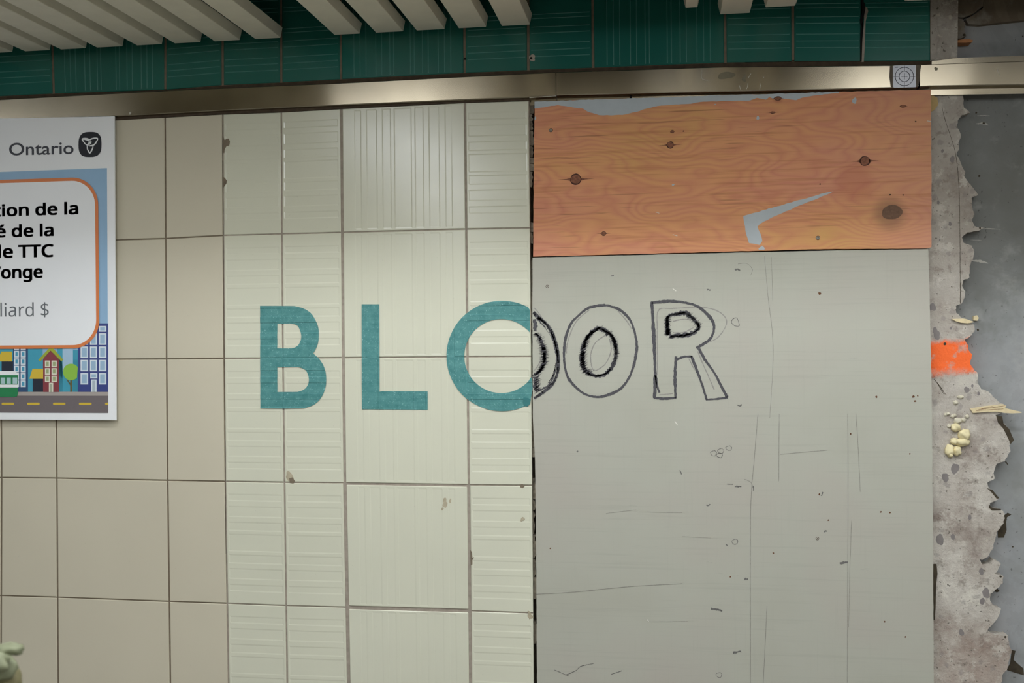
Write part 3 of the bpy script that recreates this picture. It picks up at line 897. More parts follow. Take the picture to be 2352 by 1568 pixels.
def rrect(x0, x1, z0, z1, r_, Y, n=14):
    pts = []
    for cx_, cz_, a0 in ((x1 - r_, z1 - r_, 0), (x0 + r_, z1 - r_, 90), (x0 + r_, z0 + r_, 180), (x1 - r_, z0 + r_, 270)):
        for i in range(n + 1):
            a = math.radians(a0 + 90 * i / n); pts.append(Vector((cx_ + r_ * math.cos(a), Y, cz_ + r_ * math.sin(a))))
    return pts


BW = .0082
bm = bmesh.new(); slab(bm, [rrect(XL + .02, XR, ZB, ZT, .070, lay(8))], 0)
mp = link('message_border', bm, pcol('orange', (222, 130, 74)), po)
bm = bmesh.new(); slab(bm, [rrect(XL + .02 + BW, XR - BW, ZB + BW, ZT - BW, .070 - BW, lay(9))], 0)
link('message_panel', bm, M['white'], mp)


try: INTER = D.fonts.load(bpy.utils.system_resource('DATAFILES', path='fonts') + '/NotoSansHebrew-Regular.woff2')
except Exception: INTER = None


def text(s, x0, x1, base, top, name, mat, parent, k, bold=0., px=None, ref='l', font=None, fat=0.):
    """letters fitted between measured points: left, right, baseline and the height of the reference letter"""
    def mk(st):
        c = D.curves.new('tmp', 'FONT'); c.body = st; c.size = 1
        if font: c.font = font
        c.offset = bold; c.resolution_u = 6
        o = D.objects.new('tmp', c); COL.objects.link(o)
        bpy.context.view_layer.update()
        me = D.meshes.new_from_object(o.evaluated_get(bpy.context.evaluated_depsgraph_get()))
        D.objects.remove(o); return me
    rf = mk(ref); rh = max(v.co.y for v in rf.vertices)
    me = mk(s); Y = lay(k)
    mn = min(v.co.x for v in me.vertices); mx = max(v.co.x for v in me.vertices)
    a, b = W(*x0, Y), W(*x1, Y); h = (W(x1[0], top, Y).z - b.z) / rh
    for v in me.vertices:
        t = (v.co.x - mn) / (mx - mn)
        v.co = Vector((a.x + (b.x - a.x) * t, Y, a.z + (b.z - a.z) * t + v.co.y * h))
    bm = bmesh.new()
    for sx, sz in ([(0, 0)] if not fat else [(i * fat, j * fat * .6) for i in (-1, 0, 1) for j in (-1, 1)]):
        for v in me.vertices: v.co.x += sx; v.co.z += sz
        bm.from_mesh(me)
        for v in me.vertices: v.co.x -= sx; v.co.z -= sz
    bmesh.ops.recalc_face_normals(bm, faces=bm.faces)
    for fc in bm.faces:
        if fc.normal.y > 0: fc.normal_flip()
    return link(name, bm, mat, parent)


text('Ontario', (21, 356.6), (169, 352.8), 0, 324.3, 'wordmark_text', M['softink'] if 0 else plain('charcoal_ink', (72, 74, 80), .6), po, 1, .010, ref='O')
bm = bmesh.new()
cxl, cyl, hx, hy = 206.7, 331.7, 26.4, 28.8
sq = []
for i in range(48):
    a = 2 * math.pi * i / 48; c, s = math.cos(a), math.sin(a); e = 2 / 2.9
    sq.append((cxl + hx * math.copysign(abs(c) ** e, c), cyl + hy * math.copysign(abs(s) ** e, s) - .03 * (hx * c)))
slab(bm, [pxpoly(sq, lay(1))], 0)
lg = link('trillium_badge', bm, plain('badge_black', (34, 36, 42), .5), po)
bm = bmesh.new()
for i, pts in enumerate(([(1612, 322), (1560, 300), (1484, 306), (1502, 350), (1540, 398), (1578, 418)], [(1484, 306), (1535, 312), (1590, 335), (1622, 372), (1640, 395)],
                         [(1612, 322), (1680, 294), (1756, 296), (1742, 345), (1705, 400), (1650, 428), (1622, 425)], [(1640, 340), (1634, 375), (1642, 362)],
                         [(1572, 420), (1572, 475), (1590, 520), (1618, 556), (1652, 510), (1672, 455), (1676, 410)], [(1572, 425), (1585, 395), (1606, 382), (1604, 420), (1615, 440)])):
    ribbon(bm, pts, .0032, lay(2), P6, .02, i, 6)
link('trillium_mark', bm, M['white'], lg)
M['txt'] = plain('text_ink', (76, 78, 80), .6); M['txt2'] = plain('light_text_ink', (104, 108, 110), .6)
text('tion de la', (-13, 496.6), (178.6, 491), 0, 463.4, 'message_text', M['txt'], mp, 10, 0, font=INTER, fat=.0017)
text('é de la', (-8, 544.5), (121.8, 541), 0, 513.2, 'message_text', M['txt'], mp, 10, 0, font=INTER, fat=.0017)
text('de TTC', (-20.5, 592), (121.8, 589), 0, 561.5, 'message_text', M['txt'], mp, 10, 0, font=INTER, fat=.0017, ref='T')
text('Yonge', (-21, 639.5), (97, 637), 0, 610, 'message_text', M['txt'], mp, 10, 0, font=INTER, fat=.0017, ref='Y')
text('liard $', (1, 726.8), (112, 726), 0, 693.6, 'price_text', M['txt2'], mp, 10, 0, font=INTER)

# ------------------------------------------------------------------ teal vinyl letters on the tiles
SB = Zm(560, 640, 740 / 2352)
ROWZ = [(corner(6, a).z, corner(6, b).z) for a, b in ((1, 2), (2, 3))]
X45, X67 = (corner(4, 2).x, corner(6, 2).x), (corner(6, 2).x, corner(7, 2).x)


def tdepth(x, z):
    x6, x7, x5, x8 = X67[0], X67[1], corner(5, 2).x, corner(8, 2).x
    zt, zb = ROWZ[0] if z > ROWZ[0][1] else ROWZ[1]
    d_ = 0
    if x6 < x < x7: d_ = ribdepth((x - x6) / (x7 - x6), .0008)
    else: d_ = ribdepth((zt - z) / (zt - zb), .0008)
    for xx in (x5, x6, x7):
        if abs(x - xx) < .0018: d_ = .0006
    if abs(z - ROWZ[0][1]) < .0014: d_ = .0006
    return d_


def vinyl(loops, label, name='vinyl_letter'):
    bm = bmesh.new(); slab(bm, [pxpoly(l, 0, SB) for l in loops], 0)
    zs, xs_ = [], []
    for zt, zb in ROWZ:
        for f in RIB: zs += [zt - f * (zt - zb) - .0006, zt - f * (zt - zb) + .0006]
        zs += [zb - .0022, zb - .0012, zb + .0012, zb + .0022]
    for f in RIB: xs_ += [X67[0] + f * (X67[1] - X67[0]) - .0006, X67[0] + f * (X67[1] - X67[0]) + .0006]
    for v in (5, 6, 7): xs_ += [corner(v, 2).x + q for q in (-.0026, -.0016, .0016, .0026)]
    x0 = min(v.co.x for v in bm.verts); x1 = max(v.co.x for v in bm.verts)
    for z in zs: bmesh.ops.bisect_plane(bm, geom=bm.verts[:] + bm.edges[:] + bm.faces[:], plane_co=(0, 0, z), plane_no=(0, 0, 1))
    for x in xs_:
        if x0 < x < x1: bmesh.ops.bisect_plane(bm, geom=bm.verts[:] + bm.edges[:] + bm.faces[:], plane_co=(x, 0, 0), plane_no=(1, 0, 0))
    for v in bm.verts: v.co.y = -.0014 + tdepth(v.co.x, v.co.z)
    for fc in bm.faces:
        fc.normal_update()
        if fc.normal.y > 0: fc.normal_flip()
    o = link(name, bm, M['vinyl'])
    return tag(o, label, 'letter', 'teal vinyl letters on the tiles')


Bo = [(120, 198), (290, 198), (370, 199)] + smoothpts([(370, 199), (440, 218), (500, 262), (540, 340), (548, 410), (540, 480), (508, 545)], 5)[1:] + smoothpts([(508, 545), (552, 585), (590, 650), (603, 735), (592, 810), (560, 875), (510, 920), (440, 946)], 5)[1:] + [(290, 948), (122, 946)]
Bh1 = [(246, 328)] + smoothpts([(350, 327), (395, 345), (421, 415), (407, 470), (377, 500), (330, 508)], 5) + [(246, 507)]
Bh2 = [(246, 645)] + smoothpts([(400, 643), (450, 665), (475, 720), (470, 770), (440, 808), (395, 825)], 5) + [(246, 826)]
vinyl([Bo, Bh1, Bh2], 'teal vinyl capital B, leftmost letter on the white tiles')
vinyl([[(861, 186), (990, 186), (992, 824), (1010, 820), (1343, 821), (1343, 956), (862, 952)]], 'teal vinyl capital L, between the B and the cut O')
Oo = [(1885 + 405 * math.cos(t), 563 - 403 * math.sin(t)) for t in [math.radians(58 + (297 - 58) * i / 60) for i in range(61)]]
Oi = [(1880 + 270 * math.cos(t), 564 - 270 * math.sin(t)) for t in [math.radians(322 - (322 - 40) * i / 56) for i in range(57)]]
Oc = [(2089, 228)] + [p for p in Oo if p[0] < 2089] + [(2072, 925), (2092, 890), (2100, 850), (2110, 800), (2106, 740), (2098, 716)] + [p for p in Oi if p[0] < 2088] + [(2089, 398)]
vo = vinyl([Oc], 'teal vinyl letter O cut off by the edge of the grey board')
bm = bmesh.new(); slab(bm, [pxpoly([(2040, 862), (2072, 868), (2095, 880), (2090, 912), (2070, 932), (2048, 928), (2038, 900)], -.002, SB)], .0006)
link('torn_flap', bm, plain('dark_teal_vinyl', (58, 120, 120), .4, .1, 90), vo)

# ------------------------------------------------------------------ plywood sheet
SP = Zm(1200, 190, 960 / 2352)
YW = -.006


def spx(x, y): q = W(*SP(x, y), YW); return q


KN = [(spx(300, 543).x, spx(300, 543).z, -.55, .055), (spx(832, 350).x, spx(832, 350).z, .35, .035), (spx(457, 848).x, spx(457, 848).z, .3, .03), (spx(1927, 440).x, spx(1927, 440).z, -.4, .06), (spx(2075, 728).x, spx(2075, 728).z, .45, .06), (spx(760, 1000).x, spx(760, 1000).z, .5, .07)]
HALO = [(spx(2070, 735).x, spx(2070, 735).z, .052, .55, (130, 98, 76)), (spx(1870, 560).x, spx(1870, 560).z, .06, .35, (178, 96, 82)), (spx(1437, 88).x, spx(1437, 88).z, .02, .4, (150, 80, 60))]
M['ply'] = m_plywood()
ply = empty('plywood_sheet', W(1680, 580, YW))
tag(ply, 'orange knotty plywood sheet fixed under the rail above the grey board', 'plywood')
bm = bmesh.new()
rp = random.Random(5)


def rag(pts, amp, stp=14):
    out = []
    for a, b in zip(pts, pts[1:] + pts[:1]):
        k = max(1, int(math.hypot(b[0] - a[0], b[1] - a[1]) / stp))
        for i in range(k): out.append((a[0] + (b[0] - a[0]) * i / k + (rp.uniform(-amp, amp) if i else 0), a[1] + (b[1] - a[1]) * i / k + (rp.uniform(-amp, amp) if i else 0)))
    return out


slab(bm, [pxpoly(rag([(1228, 233.5), (1500, 224), (1900, 211.5), (2138, 205.5), (2139.5, 390), (2139.5, 567), (2132, 570), (1894, 571.8), (1560, 580.5), (1224.5, 589), (1226, 400)], .5), YW)], .012)
link('plywood_face', bm, M['ply'], ply)
bm = bmesh.new(); YK = YW - .0005
slab(bm, [pxpoly(rag([(68, 106), (700, 85), (1200, 68), (1500, 60), (1780, 50), (1780, 58), (1640, 72), (1570, 85), (1540, 98), (1480, 90), (1420, 95), (1390, 80), (1370, 95), (1320, 85), (1280, 100), (1150, 103), (1000, 108), (950, 118), (860, 122), (780, 128), (700, 145), (640, 165), (580, 178), (500, 184), (430, 182), (370, 165), (340, 145), (290, 140), (200, 125), (68, 145)], 1.6, 18), YK, SP)], 0)
slab(bm, [pxpoly(rag([(1243, 750), (1480, 682), (1700, 620), (1750, 610), (1730, 622), (1560, 690), (1400, 760), (1360, 780), (1335, 795), (1322, 810), (1340, 850), (1350, 890), (1335, 912), (1300, 905), (1275, 902), (1258, 850), (1248, 790)], 1.6, 16), YK, SP)], 0)
slab(bm, [pxpoly([(1328, 932), (1350, 916), (1364, 930), (1362, 939), (1330, 940)], YK, SP)], 0)
for i, (x, y, a, b) in enumerate(((1325, 198, 8, 9), (1868, 101, 12, 14), (848, 574, 7, 5), (1085, 122, 4, 3), (72, 200, 4, 10))): blob(bm, W(*SP(x, y), YK), a * .41 * PX, b * .41 * PX, i, 12, .25)
M['bluepaint'] = plain('grey_blue_paint', (180, 188, 190), .6, .05, 30)
islands('paint_remnant', bm, M['bluepaint'], ply)
M['knot'] = plain('dark_knot', (132, 84, 60), .7, .4, 180); M['knotrim'] = plain('knot_rim', (66, 34, 24), .7, .2, 100)
M['gknot'] = plain('grey_knot', (112, 84, 64), .7, .25, 140)
for i, (x, y, a, b, tl_) in enumerate(((300, 543, 31, 30, 70), (832, 350, 19, 19, 45), (457, 848, 13, 12, 28), (1927, 440, 27, 25, 45), (2080, 728, 50, 38, 0), (1437, 88, 20, 11, 14), (843, 275, 11, 8, 0), (906, 272, 4, 4, 0), (1408, 168, 12, 6, 30), (2143, 132, 16, 7, 8))):
    bm = bmesh.new(); c = W(*SP(x, y), YK - .0001)
    kx, kz = a * .408 * PX, b * .408 * PX
    blob(bm, c, kx, kz, i, 20, .07, 0, 1)
    if tl_:
        t = tl_ * .408 * PX
        for s in (-1, 1): slab(bm, [[Vector((c.x + s * kx * .8, c.y, c.z + kz * .30)), Vector((c.x + s * (kx + t * .3), c.y, c.z + kz * .09)), Vector((c.x + s * (kx + t), c.y, c.z)), Vector((c.x + s * (kx + t * .3), c.y, c.z - kz * .09)), Vector((c.x + s * kx * .8, c.y, c.z - kz * .30))]], 0, 2)
    c2 = Vector((c.x, c.y - .0003, c.z)); blob(bm, c2, kx * .84, kz * .82, i + 50, 20, .09, 0, 0)
    link('knot', bm, [M['gknot'] if i == 4 else M['knot'], M['gknot'] if i == 4 else M['knotrim'], M['knot']], ply)
M['screw'] = plain('zinc_screw', (150, 146, 132), .4, .1, 60, .5, .7)


def screw(p, r_, parent, ringonly=False):
    bm = bmesh.new(); n = 18
    for rad, y, mi in ((r_, 0, 0), (r_ * .62, -.0004, 0), (r_ * .4, -.0006, 1)):
        v = [bm.verts.new((p.x + rad * math.cos(2 * math.pi * i / n), p.y + y, p.z + rad * math.sin(2 * math.pi * i / n))) for i in range(n)]
        fc = bm.faces.new(v); fc.normal_update(); fc.material_index = mi
        if fc.normal.y > 0: fc.normal_flip()
    for s in (0, 1):
        w, h = (r_ * .42, r_ * .12) if s else (r_ * .12, r_ * .42)
        v = [bm.verts.new((p.x + a * w, p.y - .0008, p.z + b * h)) for a, b in ((-1, -1), (1, -1), (1, 1), (-1, 1))]
        bm.faces.new(v).material_index = 1
    v = [bm.verts.new((p.x + r_ * 1.35 * math.cos(2 * math.pi * i / n), p.y + .0002, p.z + r_ * 1.35 * math.sin(2 * math.pi * i / n))) for i in range(n)]
    fc = bm.faces.new(v); fc.normal_update(); fc.material_index = 1
    if fc.normal.y > 0: fc.normal_flip()
    return link('screw', bm, [M['screw'], M['knotrim']], parent)


for x, y in ((160, 267), (1663, 872)): screw(W(*SP(x, y), YK - .0003), .0034, ply)
bm = bmesh.new()
for i, (x, y) in enumerate(((2213, 218), (1675, 570), (2069, 630), (2142, 631))): blob(bm, W(*SP(x, y), YK), 1.5 * PX, 1.5 * PX, i, 10, .1)
islands('nail_hole', bm, M['black'], ply)
bm = bmesh.new()
for i, (a, b) in enumerate((((2278, 214), (2300, 218)),)): ribbon(bm, [a, b], .0016, YK - .0004, SP)
ribbon(bm, [(750, 728), (770, 734)], .0012, YK, SP); ribbon(bm, [(845, 853), (872, 862)], .0012, YK, SP)
islands('splinter_fleck', bm, plain('white_fleck', (214, 206, 190), .6), ply)

# ------------------------------------------------------------------ grey painted board with the drawn letters
M['grey'] = m_greyboard()
YG = -.004
gb = empty('grey_board', W(1680, 1500, YG))
tag(gb, 'tall grey painted board with hand drawn outline letters below the plywood', 'board')
bm = bmesh.new()
slab(bm, [pxpoly(rag([(1223, 591.5), (1560, 583), (1894, 575.5), (2132, 572), (2136, 720), (2140, 900), (2143, 1250), (2145, 1640), (1234, 1640), (1231, 1250), (1229, 1060), (1224, 960), (1223, 800)], .35), YG)], .015)
link('board_face', bm, M['grey'], gb)
SR = Zm(1200, 640, 560 / 2352)
YI = YG - .0004
M['marker'] = plain('marker_ink', (78, 77, 80), .75, .4, 420)
M['pencil'] = plain('pencil_line', (146, 143, 136), .8, .1, 200)
# half O continuing the vinyl letter
bm = bmesh.new()
oo = [(106, 322), (160, 375), (230, 432), (285, 515), (325, 630), (346, 750), (344, 880), (300, 1000), (220, 1080), (112, 1155)]
oi = [(118, 528), (160, 560), (196, 650), (212, 740), (202, 830), (160, 900), (112, 928)]
ribbon(bm, oo, .0062, YI, SR, .2, 1); ribbon(bm, [(x - 14, y + 2) for x, y in oo[1:7]], .0045, YI, SR, .6, 2); hatch(bm, oo, .009, .0015, YI, SR, .0013, 3, side=0)
ribbon(bm, oi, .0062, YI, SR, .45, 4); hatch(bm, oi, .016, .0018, YI, SR, .0010, 5, 0.25)
hatch(bm, oi[2:6], .019, .0018, YI, SR, .0008, 55, 0.2)
ribbon(bm, [(116, 390), (124, 440), (120, 505)], .0075, YI, SR, .5, 6); ribbon(bm, [(110, 345), (150, 395), (190, 440), (225, 470)], .003, YI, SR, .7, 7)
hatch(bm, [(180, 430), (230, 490), (270, 550)], .008, .0008, YI, SR, .0022, 8, -1.0)
ribbon(bm, [(125, 945), (120, 1020), (130, 1085)], .0095, YI, SR, .6, 9); hatch(bm, [(150, 930), (140, 1000), (150, 1090)], .020, .002, YI, SR, .0012, 10, .6)
ribbon(bm, [(150, 1080), (210, 1055), (255, 1025), (290, 960), (320, 880)], .0042, YI, SR, .6, 11); hatch(bm, [(250, 1000), (300, 920), (325, 800)], .012, .0016, YI, SR, .0016, 12, 1.0)
link('drawn_half_letter', bm, M['marker'], gb)
bm = bmesh.new()
Oout = [(790, 255), (640, 280), (530, 365), (470, 430), (422, 550), (402, 680), (405, 820), (435, 940), (490, 1020), (590, 1105), (700, 1138), (800, 1128), (920, 1078), (1000, 1000), (1060, 880), (1090, 760), (1104, 640), (1075, 490), (1030, 385), (940, 300), (870, 272)]
ribbon(bm, Oout, .0056, YI, SR, .2, 1, 8, True)
Oin = [(735, 470), (660, 520), (600, 610), (575, 740), (588, 860), (650, 922), (740, 935), (820, 902), (880, 820), (905, 720), (890, 620), (852, 540), (735, 470)]
ribbon(bm, Oin, .0080, YI, SR, .45, 2); hatch(bm, Oin[:6], .019, .0019, YI, SR, .0011, 3, .5, side=.35); hatch(bm, Oin, .015, .0018, YI, SR, .0011, 4, .35); hatch(bm, Oin[9:], .016, .0018, YI, SR, .001, 6, -.5)
ribbon(bm, [(735, 470), (790, 500), (818, 550)], .004, YI, SR, .5, 5)
link('drawn_letter', bm, M['marker'], gb)
bm = bmesh.new()
for i, (pts, w) in enumerate((([(1240, 232), (1420, 216), (1560, 228), (1680, 262), (1780, 340), (1838, 420), (1846, 500), (1810, 580), (1745, 630), (1678, 670)], .0056), ([(1702, 675), (1760, 780), (1850, 905), (1920, 1040), (1975, 1142)], .0052), ([(1980, 1145), (1880, 1158), (1770, 1166)], .0044), ([(1775, 1165), (1740, 1040), (1682, 880), (1630, 745)], .0050),
                             ([(1636, 748), (1560, 752), (1488, 778)], .0048), ([(1482, 748), (1472, 900), (1476, 1148)], .0056), ([(1484, 1148), (1370, 1156), (1268, 1148)], .0048), ([(1275, 1152), (1280, 900), (1268, 600), (1258, 400), (1247, 224)], .0066), ([(1285, 930), (1300, 1030), (1322, 1098)], .0045))):
    ribbon(bm, pts, w * 1.08, YI, SR, .22, i)
Rin = [(1405, 545), (1398, 460), (1402, 365), (1500, 338), (1580, 335), (1650, 392), (1702, 460), (1660, 515), (1580, 543), (1420, 558)]
ribbon(bm, Rin, .0085, YI, SR, .45, 20); hatch(bm, Rin, .015, .0019, YI, SR, .0009, 21, .6); hatch(bm, Rin[:3], .015, .0022, YI, SR, .0008, 22, 0.1)
link('drawn_letter', bm, M['marker'], gb)
bm = bmesh.new()
YPn = YI + .0002
for i, pts in enumerate(([(800, 545), (710, 610), (665, 700), (660, 800), (692, 885), (780, 840), (830, 770), (856, 680), (840, 580)], [(645, 300), (530, 400), (470, 510), (430, 640), (425, 720)], [(920, 310), (1000, 400), (1050, 480)], [(1303, 930), (1300, 500), (1312, 305), (1440, 287), (1700, 276), (1830, 292), (1920, 335), (1968, 400), (1950, 480), (1880, 570), (1800, 610)],
                         [(1690, 700), (1740, 820), (1790, 930), (1850, 1070)], [(1605, 770), (1660, 880)], [(1450, 410), (1550, 390), (1620, 395)], [(1450, 520), (1560, 515), (1650, 470)], [(110, 280), (150, 320), (200, 400)], [(185, 700), (170, 800), (110, 890)], [(1320, 1120), (1450, 1108)])):
    ribbon(bm, pts, .0022, YPn, SR, .35, i)
islands('pencil_guideline', bm, M['pencil'], gb)
# scuffs, scratches, nail heads of the board
SG = Zm(1200, 950, 960 / 2352)
bm = bmesh.new()
for i, (pts, w) in enumerate((([(1325, 0), (1305, 250), (1288, 450), (1283, 700), (1283, 1514)], .0011), ([(1445, 0), (1442, 380)], .0009), ([(1876, 0), (1890, 200), (1901, 440)], .0009), ([(1830, 0), (1832, 400), (1828, 1514)], .0007), ([(1852, 600), (1842, 900), (1836, 1200)], .0007), ([(1376, 1080), (1366, 1300), (1355, 1514)], .0010), ([(75, 1015), (300, 1002), (600, 972), (900, 955)], .0010), ([(1450, 228), (1600, 214), (1715, 205)], .0009), ([(1250, 368), (1285, 385), (1298, 420)], .0012), ([(700, 552), (900, 556)], .0008), ([(720, 1170), (930, 1168)], .0007), ([(470, 560), (640, 540)], .0006), ([(900, 690), (1060, 698)], .0006))):
    ribbon(bm, pts, w, YI, SG, .4, i)
ribbon(bm, [(1756, 588), (1764, 680), (1776, 800), (1768, 960)], .0008, YI, None, .4, 31); ribbon(bm, [(1772, 590), (1775, 690)], .0006, YI, None, .4, 32); ribbon(bm, [(1695, 606), (1715, 605), (1728, 618), (1724, 632)], .001, YI, None, .4, 33)
islands('scratch_line', bm, plain('board_scratch', (140, 137, 128), .8), gb)
bm = bmesh.new(); kk = 0
for (x, y) in ((1115, 210), (1108, 235), (1195, 720), (1105, 1470), (1160, 195), (1075, 222)):
    c = SG(x, y); kk += 1
    ribbon(bm, [(c[0] - 7, c[1] - 2), (c[0] + 2, c[1] - 6), (c[0] + 7, c[1] - 2), (c[0] + 4, c[1] + 5), (c[0] - 3, c[1] + 5 - kk % 3)], .0011, YI, None, .8, kk, 3, True)
for i, pts in enumerate(([(1680, 740), (1684, 732), (1692, 730), (1696, 738), (1698, 748), (1688, 748)],)): ribbon(bm, pts, .0012, YI, None, .3, i, 5, True)
for i, (pts, w) in enumerate((([(1035, 512), (1045, 516), (1056, 508)], .003), ([(1195, 410), (1232, 408)], .0022), ([(1205, 402), (1215, 414)], .002), ([(1682, 462), (1690, 440)], .0022), ([(1697, 662), (1712, 658)], .0028), ([(307, 215), (313, 208)], .003), ([(1785, 840), (1830, 836)], .005), ([(1185, 1345), (1230, 1335)], .005), ([(1060, 1095), (1125, 1108)], .004), ([(1150, 395), (1185, 396)], .0014), ([(885, 318), (896, 340)], .002), ([(1250, 928), (1270, 930)], .004), ([(1145, 735), (1155, 742)], .002), ([(1300, 405), (1300, 432)], .002), ([(240, 1470), (300, 1445), (330, 1420), (400, 1405)], .0014), ([(180, 1440), (260, 1475)], .0012), ([(500, 1465), (560, 1445)], .0016))):
    ribbon(bm, pts, w, YI, SG, .5, i + 60)
ribbon(bm, [(1688, 620), (1694, 618), (1700, 621)], .0035, YI, None, .4, 70); ribbon(bm, [(1624, 664), (1632, 666)], .003, YI, None, .4, 71); ribbon(bm, [(1403, 634), (1410, 632)], .002, YI, None, .4, 72)
ribbon(bm, [(1694, 930), (1700, 932), (1703, 928)], .003, YI, None, .4, 73)
islands('dark_scuff', bm, plain('scuff_grey', (104, 102, 98), .8, .3, 200), gb)
bm = bmesh.new()
for i, (x, y) in enumerate(((1847, 113), (2180, 225), (2017, 552), (2068, 556), (1722, 598), (2038, 1169), (2155, 1255), (157, 757), (1170, 917), (1412, 783))): blob(bm, W(*SG(x, y), YI), 1.7 * PX, 1.7 * PX, i, 10, .2)
for i, (x, y, a) in enumerate(((1882.5, 673.5, 3), (2098, 910.5, 2.6), (2102, 921, 2), (2013, 911, 2.2), (2108, 909, 1.6), (1882, 1135, 2))): blob(bm, W(x, y, YI), a * PX, a * PX, i + 30, 10, .25)
islands('rust_spot', bm, plain('rust', (96, 62, 38), .9, .3, 300), gb)
for p in (SG(1660, 701), (1257, 657.5)): screw(W(*p, YI - .0003), .0028, gb).data.materials[0] = M['grey']
bm = bmesh.new()
for a, b in (((1545, 662), (1553, 668)), ((1550, 967), (1556, 976)), ((1486, 1422), (1490, 1427))): ribbon(bm, [a, b], .0014, YI - .0005)
islands('white_staple', bm, plain('staple_white', (226, 224, 214), .5), gb)

# ------------------------------------------------------------------ loose bits on the bare wall
rf = random.Random(4)


def lump(bm, c, rx, ry, rz, seed):
    t = bmesh.new(); bmesh.ops.create_icosphere(t, subdivisions=3, radius=1)
    off = Vector((seed * 3.1, seed * 1.7, 0))
    vm = {}
    for v in t.verts:
        k = 1 + .35 * noise.noise(v.co * 1.6 + off) + .12 * noise.noise(v.co * 4 + off)
        vm[v] = bm.verts.new((c.x + v.co.x * rx * k, c.y + v.co.y * ry * k, c.z + v.co.z * rz * k))
    for fc in t.faces: bm.faces.new([vm[v] for v in fc.verts])
    t.free()


M['foam'] = plain('yellow_foam', (222, 210, 166), .8, .06, 60, bump=.3)
bm = bmesh.new()
for i, (x, y, a, b) in enumerate(((520, 1090, 40, 36), (500, 1145, 52, 26), (445, 1140, 26, 22), (410, 1205, 30, 40), (465, 1205, 26, 36), (455, 1040, 30, 26), (415, 1235, 18, 18))):
    lump(bm, W(*SH3(x, y), YM - .002), a * .319 * PX, .010, b * .319 * PX, i)
tag(link('foam_lump', bm, M['foam'], smooth=True), 'pale yellow lumps of cured foam stuck on the torn mortar', 'foam')
bm = bmesh.new()
for i, (x, y, a, b) in enumerate(((470, 990, 26, 22), (430, 960, 12, 10), (510, 985, 16, 14), (400, 940, 12, 10), (380, 945, 8, 12), (445, 950, 14, 12), (535, 960, 14, 12), (405, 1030, 12, 12), (490, 820, 22, 12), (455, 860, 16, 14))):
    lump(bm, W(*SH3(x, y), YM - .0005), a * .319 * PX, .004, b * .319 * PX, i + 20)
tag(link('foam_lump', bm, plain('mortar_crust', (200, 194, 172), .9, .1, 60), smooth=True), 'crumbly pale crust above the yellow foam lumps', 'mortar crust')
M['straw'] = plain('straw_wood', (214, 198, 158), .8, .12, 90)


def sliver(pts, Y, t, label, sh, mat=None, name='wood_splinter'):
    bm = bmesh.new(); slab(bm, [pxpoly(pts, Y, sh)], t); return tag(link(name, bm, mat or M['straw']), label, 'wood splinter')


sliver([(428, 258), (470, 256), (520, 255), (570, 272), (590, 280), (540, 290), (490, 284), (455, 274)], YM - .005, .005, 'straw coloured wood sliver above the orange spray mark', SH3)
sliver([(585, 238), (610, 232), (622, 250), (612, 270), (585, 268)], .037, .008, 'small square wood chip beside the straw coloured sliver', SH3)
sp = sliver([(560, 905), (640, 890), (720, 880), (800, 872), (820, 885), (810, 900), (930, 928), (930, 934), (860, 938), (810, 935), (740, 925), (640, 930), (580, 935)], YM - .004, .004, 'longest pale splintered wood strip right of the foam lumps', SH3)
bm = bmesh.new()
for i, pts in enumerate(([(620, 910), (720, 897), (810, 882)], [(600, 918), (700, 912), (800, 905)], [(640, 903), (720, 888)])): ribbon(bm, pts, .0009, YM - .0044, SH3, .5, i)
link('wood_fibre', bm, plain('brown_fibre', (150, 116, 84), .8), sp)
sliver([(520, 600), (600, 590), (700, 588), (752, 605), (740, 628), (640, 640), (522, 640)], .012, .03, 'orange brown wood splinter above the right end of the rail', S7, plain('tan_wood', (178, 122, 76), .7, .12, 80))
bm = bmesh.new(); slab(bm, [pxpoly([(2128, 218), (2143, 219), (2153, 224), (2155, 240), (2147, 252), (2140, 256), (2128, 256)], .0112)], .03)
tag(link('wood_block', bm, plain('pale_wood', (192, 166, 112), .75, .1, 60)), 'pale yellow wood block tucked behind the top right plywood corner', 'wood block')

# ------------------------------------------------------------------ plant just inside the lower left corner, nearer the camera
YPL = -1.15
pl = empty('leafy_plant', Vector((W(-40, 1560, YPL).x, YPL, 0)))
tag(pl, 'pale green leafy plant tip, blurred, in the lower left corner', 'plant')
M['leaf'] = plain('pale_leaf', (130, 134, 104), .6, .12, 60); M['olive'] = plain('olive_leaf', (128, 122, 86), .6, .12, 60)
lc = lambda x, y: W(x, y, YPL)
for i, (x, y, a, b, mt) in enumerate(((-16, 1520, 44, 22, 'leaf'), (-12, 1540, 42, 30, 'leaf'), (-14, 1574, 46, 34, 'olive'), (-18, 1510, 36, 16, 'leaf'))):
    bm = bmesh.new(); lump(bm, lc(x, y) + Vector((0, .012 * i, 0)), a * PX * .52, .012, b * PX * .52, i + 60)
    link('leaf', bm, M[mt], pl, True)
bm = bmesh.new(); tz = lc(-20, 1545)
box(bm, (tz.x - .006, YPL - .006, .23), (tz.x + .006, YPL + .02, tz.z))
link('stem', bm, M['olive'], pl)
bm = bmesh.new(); bmesh.ops.create_cone(bm, cap_ends=True, segments=28, radius1=.09, radius2=.13, depth=.24, matrix=Matrix.Translation((tz.x, YPL, .12)))
link('pot', bm, plain('clay_pot', (140, 100, 78), .8), pl)

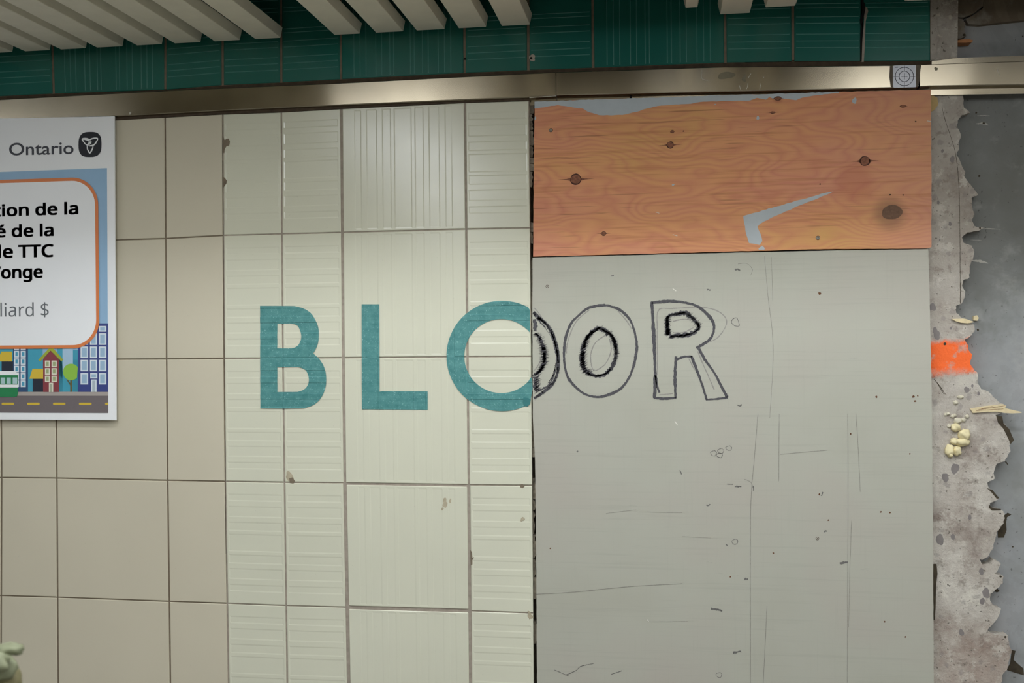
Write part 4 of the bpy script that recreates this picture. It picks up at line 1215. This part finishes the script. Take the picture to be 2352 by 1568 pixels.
# ------------------------------------------------------------------ room shell, lamps and added light helpers
bm = bmesh.new(); box(bm, (-4, -5.2, -.1), (7, .2, 0)); struct(link('floor', bm, M['floor']))
ZC = ZS + .02
bm = bmesh.new(); box(bm, (-4, -5.2, ZC), (7, -.90, ZC + .05)); box(bm, (-4, -.9, ZC), (7, -.885, ZS + .32))
ce = struct(link('ceiling', bm, M['ceil']))
bm = bmesh.new(); box(bm, (-4, -.9, ZS + .32), (7, .2, ZS + .36)); box(bm, (-4, -.59, ZS - .012), (7, -.565, ZS + .32))  # hanging board is unseen, added to block lamp light above the slats
struct(link('ceiling_void_baffle', bm, M['deck']))
bm = bmesh.new(); box(bm, (-4, -5.3, -.1), (7, -5.2, 2.9)); struct(link('wall_front', bm, M['room']))
bm = bmesh.new(); box(bm, (-4.1, -5.3, -.1), (-4, .2, 2.9)); struct(link('wall_far_left', bm, M['room']))
bm = bmesh.new(); box(bm, (7, -5.3, -.1), (7.1, .2, 2.9)); struct(link('wall_far_right', bm, M['room']))


def emit(name, s):
    m = D.materials.new(name); m.use_nodes = True; t = m.node_tree; b = t.nodes['Principled BSDF']
    b.inputs['Base Color'].default_value = (.8, .8, .8, 1); b.inputs['Emission Color'].default_value = (*LAMP_COL, 1); b.inputs['Emission Strength'].default_value = s
    return m


ep, ec, ef = emit('panel_glow', PANEL_LIGHT), emit('tube_glow', COVE_LIGHT), emit('far_fill_glow', PANEL_LIGHT * 1.35)
for x, y0, y1 in ((-1.25, -2.4, -1.0), (.56, -2.4, -1.0), (2.28, -2.4, -1.0), (4.3, -2.4, -1.0), (.3, -4.2, -2.9), (1.6, -4.2, -2.9), (3.2, -4.2, -2.9)):  # far row behind the camera: unseen panels added as fill light
    bm = bmesh.new(); box(bm, (x - .16, y0, ZC - .045), (x + .16, y1, ZC - .001)); link('lamp_or_fill_panel', bm, ep if y1 > -2 else ef, ce)
bm = bmesh.new(); box(bm, (.25, -.84, ZS + .176), (2.9, -.77, ZS + .20)); link('light_tube', bm, ec, ce)
